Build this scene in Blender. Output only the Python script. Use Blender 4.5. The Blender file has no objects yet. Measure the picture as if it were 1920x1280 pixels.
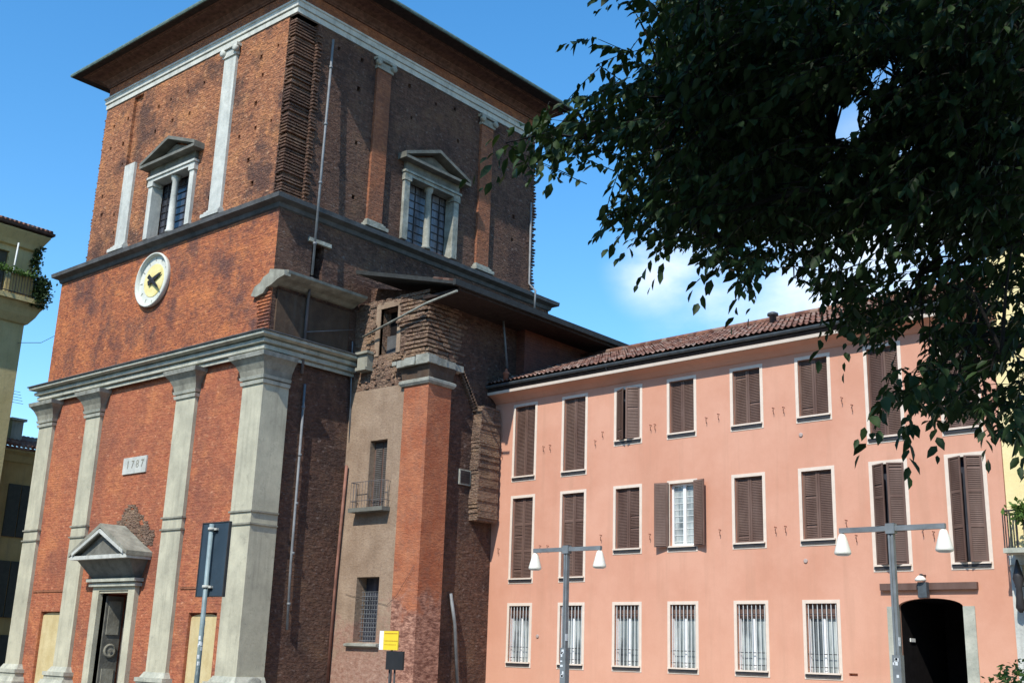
import bpy, math, random
import numpy as np
from mathutils import Vector, Matrix
random.seed(7); RNG = np.random.default_rng(11)
C = bpy.context.scene.collection
R = math.radians
sc = bpy.context.scene

# ------------------------------------------------------------------ camera
FPX = 2154.19; EYE = 1.6
yaw, pitch, roll = R(41.075), R(15.46), R(1.968)
fw = Vector((-math.sin(yaw)*math.cos(pitch), math.cos(yaw)*math.cos(pitch), math.sin(pitch)))
rt = Vector((math.cos(yaw), math.sin(yaw), 0)); up = rt.cross(fw)
CR = rt*math.cos(roll) + up*math.sin(roll); CU = -rt*math.sin(roll) + up*math.cos(roll)
cam = bpy.data.cameras.new('camera'); camo = bpy.data.objects.new('camera', cam); C.objects.link(camo)
cam.sensor_width = 36; cam.lens = FPX/1920*36; cam.clip_start = .1; cam.clip_end = 1500
m = Matrix((CR, CU, -fw)).transposed().to_4x4(); m.translation = Vector((0, 0, EYE)); camo.matrix_world = m
sc.camera = camo
sc.render.resolution_x, sc.render.resolution_y = 1024, 682

# ------------------------------------------------------------------ sun and sky
SUN_AZ, SUN_EL = R(15.0), R(46.9)          # azimuth measured from -Y towards +X
sd = Vector((math.sin(SUN_AZ)*math.cos(SUN_EL), -math.cos(SUN_AZ)*math.cos(SUN_EL), math.sin(SUN_EL)))
sl = bpy.data.lights.new('sun', 'SUN'); sl.energy = 3.5; sl.angle = R(.5); sl.color = (1, .955, .87)
slo = bpy.data.objects.new('sun', sl); C.objects.link(slo); slo.rotation_euler = sd.to_track_quat('Z', 'Y').to_euler(); slo.location = (0, 0, 60)
w = bpy.data.worlds.new('World'); sc.world = w; w.use_nodes = True
nt = w.node_tree; nt.nodes.clear()
def N(nt, t, **k):
    n = nt.nodes.new(t)
    for a, v in k.items():
        if a.startswith('i_'):
            key = a[2:]; key = int(key) if key.isdigit() else key.replace('_', ' ')
            n.inputs[key].default_value = v
        else: setattr(n, a, v)
    return n
sky = N(nt, 'ShaderNodeTexSky', sky_type='NISHITA', sun_disc=False, sun_elevation=SUN_EL, sun_rotation=math.pi-SUN_AZ, altitude=0, air_density=1.15, dust_density=.15, ozone_density=3.2)
bg = N(nt, 'ShaderNodeBackground'); bg.inputs[1].default_value = .15
out = N(nt, 'ShaderNodeOutputWorld')
tc = N(nt, 'ShaderNodeTexCoord')
def pdir(px, py):
    return (CR*((px-960)/FPX) + CU*((640-py)/FPX) + fw).normalized()
def P_Y(px, py, Y): d = pdir(px, py); return Vector((0, 0, EYE)) + d*(Y/d.y)
def P_X(px, py, X): d = pdir(px, py); return Vector((0, 0, EYE)) + d*(X/d.x)
def proj(p):
    v = Vector(p) - Vector((0, 0, EYE)); z = v.dot(fw)
    return (960 + FPX*v.dot(CR)/z, 640 - FPX*v.dot(CU)/z, z)
hs = N(nt, 'ShaderNodeHueSaturation', i_Hue=.497, i_Saturation=1.3, i_Value=1.04); nt.links.new(sky.outputs[0], hs.inputs['Color']); prev = hs.outputs[0]
cn = N(nt, 'ShaderNodeTexNoise', i_Scale=9., i_Detail=6., i_Roughness=.55)
cm = N(nt, 'ShaderNodeMapping'); cm.inputs['Scale'].default_value = (1, 1, 1.7)
nt.links.new(tc.outputs['Generated'], cm.inputs[0]); nt.links.new(cm.outputs[0], cn.inputs['Vector'])
total = None
for (px, py, rad, amt) in ((1245, 495, .062, 1.1), (1370, 535, .075, .75), (1560, 500, .15, .95), (1800, 480, .2, .9), (1300, 590, .06, .3)):
    d = pdir(px, py)
    dn = N(nt, 'ShaderNodeVectorMath', operation='DISTANCE'); dn.inputs[1].default_value = d
    nt.links.new(tc.outputs['Generated'], dn.inputs[0])
    mr = N(nt, 'ShaderNodeMapRange', interpolation_type='SMOOTHSTEP'); nt.links.new(dn.outputs['Value'], mr.inputs[0])
    mr.inputs[1].default_value = 0; mr.inputs[2].default_value = rad; mr.inputs[3].default_value = amt; mr.inputs[4].default_value = 0
    if total is None: total = mr.outputs[0]
    else:
        a = N(nt, 'ShaderNodeMath', operation='MAXIMUM'); nt.links.new(total, a.inputs[0]); nt.links.new(mr.outputs[0], a.inputs[1]); total = a.outputs[0]
cr = N(nt, 'ShaderNodeMapRange'); nt.links.new(cn.outputs[0], cr.inputs[0]); cr.inputs[1].default_value = .3; cr.inputs[2].default_value = .62
cmul = N(nt, 'ShaderNodeMath', operation='MULTIPLY', use_clamp=True); nt.links.new(cr.outputs[0], cmul.inputs[0]); nt.links.new(total, cmul.inputs[1])
mx = N(nt, 'ShaderNodeMixRGB'); nt.links.new(cmul.outputs[0], mx.inputs[0]); nt.links.new(prev, mx.inputs[1]); mx.inputs[2].default_value = (5.6, 5.9, 6.3, 1)
nt.links.new(mx.outputs[0], bg.inputs[0]); nt.links.new(bg.outputs[0], out.inputs[0])
sc.view_settings.view_transform = 'Standard'; sc.view_settings.look = 'None'; sc.view_settings.exposure = 0.6; sc.view_settings.gamma = 1

# ------------------------------------------------------------------ materials
def newmat(name, rough=.85, spec=.25):
    m = bpy.data.materials.new(name); m.use_nodes = True; t = m.node_tree
    b = t.nodes['Principled BSDF']; b.inputs['Roughness'].default_value = rough; b.inputs['Specular IOR Level'].default_value = spec
    return m, t, b
def c4(c): return (c[0], c[1], c[2], 1)
def noise(t, vec, scale, detail=4, rough=.55):
    n = N(t, 'ShaderNodeTexNoise', i_Scale=scale, i_Detail=detail, i_Roughness=rough); t.links.new(vec, n.inputs['Vector']); return n.outputs[0]
def mapv(t, vec, s):
    n = N(t, 'ShaderNodeMapping'); n.inputs['Scale'].default_value = s; t.links.new(vec, n.inputs[0]); return n.outputs[0]
def rng(t, v, a, b, c=0., d=1.):
    n = N(t, 'ShaderNodeMapRange'); t.links.new(v, n.inputs[0])
    for i, x in enumerate((a, b, c, d)): n.inputs[i+1].default_value = x
    return n.outputs[0]
def mixc(t, f, a, b, mode='MIX'):
    n = N(t, 'ShaderNodeMixRGB', blend_type=mode)
    for i, x in enumerate((f, a, b)):
        if isinstance(x, (int, float)): n.inputs[i].default_value = x
        elif isinstance(x, tuple): n.inputs[i].default_value = c4(x)
        else: t.links.new(x, n.inputs[i])
    return n.outputs[0]
def mth(t, op, a, b):
    n = N(t, 'ShaderNodeMath', operation=op)
    for i, x in enumerate((a, b)):
        if isinstance(x, (int, float)): n.inputs[i].default_value = x
        else: t.links.new(x, n.inputs[i])
    return n.outputs[0]
def bump(t, b, h, s, d):
    n = N(t, 'ShaderNodeBump', i_Strength=s, i_Distance=d); t.links.new(h, n.inputs['Height']); t.links.new(n.outputs[0], b.inputs['Normal'])
def brick_mat(name, c1, c2, c3, dark, darkamt=.5, mortar=(.30, .24, .19), mort=.5, bs=.7, bd=.04, patch=.5, light=.3, cellw=.27, cellh=.085):
    """weathered brick: mortar grid, every brick its own tone, worn and sooty patches"""
    m, t, b = newmat(name, .93, .12)
    o = N(t, 'ShaderNodeTexCoord').outputs['Object']
    s = N(t, 'ShaderNodeSeparateXYZ'); t.links.new(o, s.inputs[0])
    u = mth(t, 'ADD', s.outputs[0], s.outputs[1])
    cb = N(t, 'ShaderNodeCombineXYZ'); t.links.new(u, cb.inputs[0]); t.links.new(s.outputs[2], cb.inputs[1]); v = cb.outputs[0]
    # slight waviness of the courses
    wv = N(t, 'ShaderNodeTexNoise', i_Scale=.9, i_Detail=2.); t.links.new(v, wv.inputs['Vector'])
    wm = N(t, 'ShaderNodeVectorMath', operation='SCALE'); t.links.new(wv.outputs['Color'], wm.inputs[0]); wm.inputs['Scale'].default_value = .09
    va = N(t, 'ShaderNodeVectorMath', operation='ADD'); t.links.new(v, va.inputs[0]); t.links.new(wm.outputs[0], va.inputs[1]); v2 = va.outputs[0]
    br = N(t, 'ShaderNodeTexBrick', offset=.5, i_Scale=1., i_Mortar_Size=.011, i_Mortar_Smooth=.4, i_Bias=0., i_Brick_Width=cellw, i_Row_Height=cellh)
    t.links.new(v2, br.inputs['Vector']); br.inputs['Color1'].default_value = (0, 0, 0, 1); br.inputs['Color2'].default_value = (1, 1, 1, 1); br.inputs['Mortar'].default_value = (.5, .5, .5, 1)
    per = br.outputs['Color']; mf = br.outputs['Fac']
    n1 = rng(t, noise(t, mapv(t, v, (3.2, 5.6, 1)), 1., 6, .75), .38, .62)
    n1 = mth(t, 'ADD', mth(t, 'MULTIPLY', n1, .55), mth(t, 'MULTIPLY', rng(t, noise(t, mapv(t, v, (6.8, 10, 1)), 1., 3, .65), .40, .60), .45)); base = mixc(t, n1, c1, c2)
    base = mixc(t, mth(t, 'MULTIPLY', rng(t, per, 0, 1), .45), base, c3)
    n2 = rng(t, noise(t, mapv(t, v, (.50, .42, 1)), 1., 8, .74), .47, .60)
    n7 = rng(t, noise(t, mapv(t, v, (.75, .9, 7)), 1., 7, .72), .50, .64); base = mixc(t, mth(t, 'MULTIPLY', n7, .45), base, (min(.75, c2[0]*1.15), c2[1]*1.15, c2[2]*.95))
    base = mixc(t, mth(t, 'MULTIPLY', n2, darkamt), base, dark)
    n3 = rng(t, noise(t, mapv(t, v, (4.5, 8, 1)), 1., 4, .7), .53, .66)
    base = mixc(t, mth(t, 'MULTIPLY', n3, darkamt*.8), base, dark)
    n4 = rng(t, noise(t, mapv(t, v, (4.4, 6.8, 3)), 1., 3, .6), .6, .74)
    base = mixc(t, mth(t, 'MULTIPLY', n4, min(1, light*1.5)), base, (min(c2[0]*1.25, .68), min(.40, c2[1]*1.6), min(.24, c2[2]*1.9)))
    # mortar shows where it has not washed out
    n5 = rng(t, noise(t, mapv(t, v, (.8, .8, 1)), 1., 4, .6), .4, .65)
    base = mixc(t, mth(t, 'MULTIPLY', mth(t, 'MULTIPLY', mf, n5), mort), base, mortar)
    # rain streaks
    n6 = rng(t, noise(t, mapv(t, v, (2.2, .12, 1)), 1., 5, .6), .55, .8)
    base = mixc(t, mth(t, 'MULTIPLY', n6, .3), base, dark)
    t.links.new(base, b.inputs['Base Color'])
    h = mth(t, 'SUBTRACT', mth(t, 'ADD', n1, mth(t, 'MULTIPLY', noise(t, mapv(t, v, (10, 12, 1)), 1., 4), 1.2)), mth(t, 'MULTIPLY', mf, .35))
    bump(t, b, h, bs, bd)
    return m
def stone_mat(name, c1, c2, scale=2.2, bs=.35, streak=.35, rough=.85, dirt=(.12, .115, .10)):
    m, t, b = newmat(name, rough, .2)
    o = N(t, 'ShaderNodeTexCoord').outputs['Object']
    a = rng(t, noise(t, o, scale, 7, .65), .35, .68)
    col = mixc(t, a, c1, c2)
    st = rng(t, noise(t, mapv(t, o, (5, 5, .35)), 1., 6, .6), .5, .78)
    col = mixc(t, mth(t, 'MULTIPLY', st, streak), col, dirt)
    g = rng(t, noise(t, o, 28, 3, .6), .55, .8)
    col = mixc(t, mth(t, 'MULTIPLY', g, .3), col, dirt)
    g2 = rng(t, noise(t, o, 3.5, 7, .75), .56, .72); col = mixc(t, mth(t, 'MULTIPLY', g2, streak*.9), col, dirt)
    t.links.new(col, b.inputs['Base Color'])
    bump(t, b, mth(t, 'ADD', noise(t, o, 9, 6, .7), mth(t, 'MULTIPLY', a, .5)), bs, .03)
    return m
def flat_mat(name, c, rough=.6, spec=.3, var=.12, scale=6, metal=0, bs=.0):
    m, t, b = newmat(name, rough, spec); b.inputs['Metallic'].default_value = metal
    o = N(t, 'ShaderNodeTexCoord').outputs['Object']
    a = rng(t, noise(t, o, scale, 5, .6), .3, .7)
    col = mixc(t, a, tuple(x*(1-var) for x in c), tuple(min(1, x*(1+var)) for x in c))
    t.links.new(col, b.inputs['Base Color'])
    if bs: bump(t, b, noise(t, o, scale*4, 4, .6), bs, .01)
    return m
M = {}
M['brick_front'] = brick_mat('brick_front', (.22, .07, .045), (.62, .22, .09), (.36, .11, .055), (.11, .06, .055), .85, mort=.2, light=.3, bs=.7)
M['brick_field'] = brick_mat('brick_field', (.29, .088, .05), (.52, .20, .098), (.38, .11, .06), (.19, .075, .055), .6, mort=.12, light=.45, bs=.5)
M['brick_tower'] = brick_mat('brick_tower', (.20, .08, .05), (.66, .29, .14), (.36, .14, .075), (.085, .055, .05), .8, mort=.25, light=.55, bs=.9, bd=.06)
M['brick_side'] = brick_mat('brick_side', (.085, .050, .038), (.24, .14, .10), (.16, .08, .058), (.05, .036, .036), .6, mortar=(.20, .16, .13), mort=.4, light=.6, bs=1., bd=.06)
M['brick_orange'] = brick_mat('brick_orange', (.20, .078, .046), (.38, .155, .08), (.24, .09, .05), (.12, .06, .045), .6, mort=.3, light=.3, bs=.6)
M['brick_rough'] = brick_mat('brick_rough', (.20, .12, .085), (.46, .31, .22), (.22, .12, .08), (.09, .065, .055), .5, mortar=(.35, .3, .24), mort=.6, light=.6, bs=1., bd=.07)
M['brick_teeth'] = brick_mat('brick_teeth', (.085, .05, .038), (.22, .125, .085), (.12, .062, .046), (.055, .04, .038), .5, mort=.4, light=.5, bs=.8)
M['brick_dim'] = brick_mat('brick_dim', (.13, .055, .042), (.24, .09, .06), (.15, .06, .045), (.08, .045, .042), .5, mort=.25, light=.2, bs=.5)
M['stone'] = stone_mat('stone', (.33, .34, .28), (.52, .51, .42), streak=.5)
M['stone_shaft'] = stone_mat('stone_shaft', (.38, .36, .27), (.55, .52, .385), scale=1.1, streak=.4, bs=.2)
M['stone_white'] = stone_mat('stone_white', (.43, .44, .40), (.60, .60, .54), streak=.35)
M['stone_dark'] = stone_mat('stone_dark', (.10, .10, .085), (.21, .205, .175), streak=.4)
M['stone_capital'] = stone_mat('stone_capital', (.20, .19, .15), (.36, .35, .28), streak=.5)
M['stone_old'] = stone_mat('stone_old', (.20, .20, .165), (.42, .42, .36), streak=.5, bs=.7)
M['panel_brown'] = stone_mat('panel_brown', (.065, .042, .03), (.115, .075, .048), streak=.4)
M['slab'] = stone_mat('slab', (.06, .062, .062), (.12, .12, .12), streak=.3)
def tan_plaster():
    m, t, b = newmat('tan_plaster', .93, .1); o = N(t, 'ShaderNodeTexCoord').outputs['Object']
    s = N(t, 'ShaderNodeSeparateXYZ'); t.links.new(o, s.inputs[0])
    a = rng(t, noise(t, o, 1.1, 7, .65), .35, .65)
    col = mixc(t, a, (.25, .175, .12), (.37, .275, .195))
    low = mth(t, 'ADD', rng(t, s.outputs[2], 4.2, 1.2), mth(t, 'MULTIPLY', mth(t, 'SUBTRACT', noise(t, o, 1.6, 6, .7), .5), 2.2))
    e = mixc(t, rng(t, noise(t, mapv(t, o, (5, 5, 9)), 1., 6, .7), .34, .7), (.24, .12, .085), (.44, .29, .22))
    col = mixc(t, rng(t, low, .45, .8), col, e)
    st = rng(t, noise(t, mapv(t, o, (5, 5, .3)), 1., 5, .6), .5, .8); col = mixc(t, mth(t, 'MULTIPLY', st, .35), col, (.16, .12, .09))
    g = rng(t, noise(t, mapv(t, o, (13, 13, 18)), 1., 4, .7), .48, .68); col = mixc(t, mth(t, 'MULTIPLY', g, .5), col, (.17, .115, .085))
    t.links.new(col, b.inputs['Base Color']); bump(t, b, noise(t, mapv(t, o, (9, 9, 14)), 1., 6, .7), .6, .04); return m
M['tan'] = tan_plaster()
def pier_mat():
    m, t, b = newmat('orange_render', .93, .1); o = N(t, 'ShaderNodeTexCoord').outputs['Object']
    s = N(t, 'ShaderNodeSeparateXYZ'); t.links.new(o, s.inputs[0])
    a = rng(t, noise(t, o, 1.4, 7, .65), .35, .65)
    col = mixc(t, a, (.34, .105, .052), (.47, .185, .095))
    st = rng(t, noise(t, mapv(t, o, (7, 7, .4)), 1., 5, .6), .5, .8); col = mixc(t, mth(t, 'MULTIPLY', st, .45), col, (.26, .13, .09)); pt = rng(t, noise(t, mapv(t, o, (2.6, 2.6, 3.4)), 1., 8, .75), .52, .66); col = mixc(t, mth(t, 'MULTIPLY', pt, .75), col, (.26, .115, .075)); sp = rng(t, noise(t, mapv(t, o, (9, 9, 17)), 1., 4, .7), .46, .64); col = mixc(t, mth(t, 'MULTIPLY', sp, .45), col, (.23, .10, .07)); sq = rng(t, noise(t, mapv(t, o, (7, 7, 15)), 2., 4, .7), .56, .7); col = mixc(t, mth(t, 'MULTIPLY', sq, .4), col, (.58, .30, .19))
    low = mth(t, 'ADD', rng(t, s.outputs[2], 4.3, 2.2), mth(t, 'MULTIPLY', mth(t, 'SUBTRACT', noise(t, o, 1.3, 6, .7), .5), 2.))
    e = mixc(t, rng(t, noise(t, mapv(t, o, (5, 5, 13)), 1., 6, .75), .40, .62), (.17, .075, .055), (.50, .27, .19))
    col = mixc(t, rng(t, low, .45, .7), col, e)
    t.links.new(col, b.inputs['Base Color']); bump(t, b, noise(t, mapv(t, o, (7, 7, 16)), 1., 6, .7), .9, .05); return m
M['pier'] = pier_mat()
def pink_mat():
    m, t, b = newmat('pink_render', .9, .15); o = N(t, 'ShaderNodeTexCoord').outputs['Object']
    a = rng(t, noise(t, o, .45, 8, .68), .38, .62)
    col = mixc(t, a, (.570, .278, .184), (.635, .335, .232))
    st = rng(t, noise(t, mapv(t, o, (3.5, 3.5, .25)), 1., 6, .6), .52, .8); col = mixc(t, mth(t, 'MULTIPLY', st, .38), col, (.42, .23, .15))
    s = N(t, 'ShaderNodeSeparateXYZ'); t.links.new(o, s.inputs[0])
    low = rng(t, mth(t, 'ADD', s.outputs[2], mth(t, 'MULTIPLY', noise(t, o, 1., 5, .6), 3.)), 5.2, 2.4); col = mixc(t, mth(t, 'MULTIPLY', low, .3), col, (.70, .40, .27))
    g = rng(t, noise(t, o, 40, 2, .6), .4, .8); col = mixc(t, mth(t, 'MULTIPLY', g, .12), col, (.42, .2, .13))
    t.links.new(col, b.inputs['Base Color']); bump(t, b, noise(t, o, 30, 4, .6), .12, .01); return m
M['pink'] = pink_mat()
M['white_trim'] = flat_mat('white_trim', (.69, .58, .475), .7, .2, .06)
M['white_wood'] = flat_mat('white_wood', (.80, .80, .78), .45, .4, .04)
M['grille'] = flat_mat('grille', (.62, .64, .62), .5, .4, .1)
M['roof_dark'] = flat_mat('roof_dark', (.034, .036, .035), .8, .2, .3)
M['rust'] = flat_mat('rust', (.30, .12, .075), .8, .2, .3)
M['vent_grey'] = flat_mat('vent_grey', (.42, .33, .29), .7, .2, .1)
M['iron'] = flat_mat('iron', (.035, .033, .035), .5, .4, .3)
M['shutter'] = flat_mat('shutter', (.155, .078, .062), .6, .3, .16, 3)
def shutter_mat():
    m, t, b = newmat('shutter_paint', .6, .3); o = N(t, 'ShaderNodeTexCoord').outputs['Object']; oi = N(t, 'ShaderNodeObjectInfo')
    a = rng(t, noise(t, mapv(t, o, (3, 3, .8)), 1., 5, .6), .35, .7); col = mixc(t, a, (.115, .066, .048), (.19, .122, .095))
    col = mixc(t, mth(t, 'MULTIPLY', oi.outputs['Random'], .55), col, (.085, .045, .038)); t.links.new(col, b.inputs['Base Color']); return m
M['shutter'] = shutter_mat()
M['gutter'] = flat_mat('gutter', (.065, .078, .085), .5, .4, .3)
M['copper'] = flat_mat('copper', (.10, .15, .13), .6, .4, .4)
M['soffit_brown'] = flat_mat('soffit_brown', (.12, .062, .045), .85, .15, .4)
M['wood_soffit'] = flat_mat('wood_soffit', (.035, .024, .02), .8, .2, .4)
M['pipe'] = flat_mat('pipe', (.17, .18, .185), .5, .4, .3, 3)
M['pipe_dark'] = flat_mat('pipe_dark', (.12, .11, .11), .6, .3, .35, 3)
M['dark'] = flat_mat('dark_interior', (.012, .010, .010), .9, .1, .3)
M['oldwood'] = flat_mat('oldwood', (.11, .10, .09), .8, .2, .35, 5, bs=.2)
M['niche'] = stone_mat('niche', (.50, .40, .20), (.60, .50, .28), streak=.3, dirt=(.3, .2, .1))
M['clock_white'] = stone_mat('clock_white', (.56, .57, .50), (.68, .68, .60), streak=.1, bs=.1)
M['clock_yellow'] = stone_mat('clock_yellow', (.70, .58, .22), (.80, .70, .36), streak=.1, bs=.1)
M['black'] = flat_mat('black', (.02, .02, .022), .5, .4, .2)
M['lamp_post'] = flat_mat('lamp_post', (.16, .18, .19), .55, .4, .25, 4)
M['pipe_brown'] = flat_mat('pipe_brown', (.22, .105, .075), .7, .2, .35, 3)
M['lamp_shade'] = flat_mat('lamp_shade', (.80, .78, .68), .4, .4, .04)
M['sign_back'] = stone_mat('sign_back', (.03, .052, .075), (.045, .072, .10), streak=.3, bs=.02, rough=.5, dirt=(.02, .03, .035))
M['sign_pole'] = flat_mat('sign_pole', (.22, .29, .30), .5, .4, .25)
M['sticker'] = flat_mat('sticker', (.62, .66, .68), .6, .3, .25, 20)
M['sign_yellow'] = flat_mat('sign_yellow', (.84, .62, .04), .5, .3, .05)
M['sign_text'] = flat_mat('sign_text', (.42, .20, .03), .6, .2, .1)
M['sign_white'] = flat_mat('sign_white', (.8, .8, .76), .5, .3, .04)
M['olive'] = stone_mat('olive_render', (.46, .375, .175), (.56, .465, .24), streak=.3, scale=1.)
M['ochre'] = stone_mat('ochre_render', (.42, .28, .10), (.52, .36, .15), streak=.35, scale=1.)
M['yellow'] = stone_mat('yellow_render', (.76, .62, .30), (.82, .69, .37), streak=.1, scale=1., dirt=(.5, .4, .2))
M['shutter_green'] = flat_mat('shutter_green', (.06, .058, .042), .6, .3, .2)
M['terracotta'] = flat_mat('terracotta', (.42, .14, .08), .8, .2, .3)
M['asphalt'] = flat_mat('asphalt', (.055, .055, .057), .9, .2, .2, 3, bs=.3)
M['paving'] = stone_mat('paving', (.20, .19, .18), (.30, .29, .27), scale=3, streak=.1)
def glass_mat(name, c, rough=.12):
    m, t, b = newmat(name, rough, .6); o = N(t, 'ShaderNodeTexCoord').outputs['Object']
    a = rng(t, noise(t, mapv(t, o, (5, 5, .8)), 1., 4, .6), .35, .65)
    t.links.new(mixc(t, a, tuple(x*.55 for x in c), tuple(x*1.5 for x in c)), b.inputs['Base Color'])
    bump(t, b, noise(t, o, 3, 2), .05, .02); return m
M['glass_dark'] = glass_mat('glass_dark', (.05, .055, .07))
M['glass_grey'] = glass_mat('glass_grey', (.13, .14, .165), .25)
def curtain_mat():
    m, t, b = newmat('curtain_behind_glass', .25, .5); o = N(t, 'ShaderNodeTexCoord').outputs['Object']; oi = N(t, 'ShaderNodeObjectInfo')
    of = N(t, 'ShaderNodeVectorMath', operation='ADD'); t.links.new(o, of.inputs[0])
    cb = N(t, 'ShaderNodeCombineXYZ'); t.links.new(mth(t, 'MULTIPLY', oi.outputs['Random'], 37.), cb.inputs[0]); t.links.new(mth(t, 'MULTIPLY', oi.outputs['Random'], 11.), cb.inputs[2]); t.links.new(cb.outputs[0], of.inputs[1])
    a = rng(t, noise(t, mapv(t, of.outputs[0], (9, 9, .5)), 1., 5, .7), .38, .62)
    col = mixc(t, a, (.16, .19, .19), (.50, .54, .52))
    d = rng(t, noise(t, mapv(t, of.outputs[0], (1.6, 1.6, .9)), 1., 3, .5), .50, .62); col = mixc(t, mth(t, 'MULTIPLY', d, .75), col, (.05, .06, .07))
    t.links.new(col, b.inputs['Base Color']); return m
M['curtain'] = curtain_mat()
def tile_mat(name='roof_tile', k=1.):
    m, t, b = newmat(name, .9, .15); o = N(t, 'ShaderNodeTexCoord').outputs['Object']
    vo = N(t, 'ShaderNodeTexVoronoi', i_Scale=4.6); t.links.new(mapv(t, o, (1, .5, .5)), vo.inputs['Vector'])
    s = N(t, 'ShaderNodeSeparateXYZ'); t.links.new(vo.outputs['Color'], s.inputs[0])
    col = mixc(t, s.outputs[0], (.14*k, .062*k, .046*k), (.36*k, .18*k, .12*k))
    col = mixc(t, mth(t, 'MULTIPLY', rng(t, s.outputs[1], .6, 1.), .6), col, (.52*k, .42*k, .34*k))
    g = rng(t, noise(t, o, 6, 5, .7), .5, .75); col = mixc(t, mth(t, 'MULTIPLY', g, .6), col, (.075, .05, .045))
    t.links.new(col, b.inputs['Base Color']); bump(t, b, noise(t, o, 25, 3), .4, .02); return m
M['tile'] = tile_mat('roof_tile', .8)
M['tile_dark'] = tile_mat('roof_tile_dark', .35)
def leaf_mat(name, c1, c2, tr=.25):
    m, t, b = newmat(name, .55, .25)
    g = N(t, 'ShaderNodeNewGeometry'); o = N(t, 'ShaderNodeTexCoord').outputs['Object']
    r = rng(t, noise(t, o, 5, 3, .6), .3, .7)
    col = mixc(t, r, c1, c2); col = mixc(t, mth(t, 'MULTIPLY', g.outputs['Random Per Island'], .5), col, tuple(x*1.7 for x in c2))
    t.links.new(col, b.inputs['Base Color'])
    tl = N(t, 'ShaderNodeBsdfTranslucent'); t.links.new(mixc(t, .5, col, (.12, .2, .02)), tl.inputs[0])
    ms = N(t, 'ShaderNodeMixShader', i_0=tr); t.links.new(b.outputs[0], ms.inputs[1]); t.links.new(tl.outputs[0], ms.inputs[2])
    t.links.new(ms.outputs[0], t.nodes['Material Output'].inputs[0]); return m
M['leaf'] = leaf_mat('leaf', (.012, .026, .008), (.036, .066, .022), .13)
M['ivy'] = leaf_mat('ivy', (.018, .034, .012), (.035, .06, .02), .1)
M['leaf_light'] = leaf_mat('leaf_light', (.05, .10, .02), (.10, .17, .04), .3)
M['bark'] = stone_mat('bark', (.016, .013, .011), (.035, .03, .025), scale=5, bs=.8)

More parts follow.
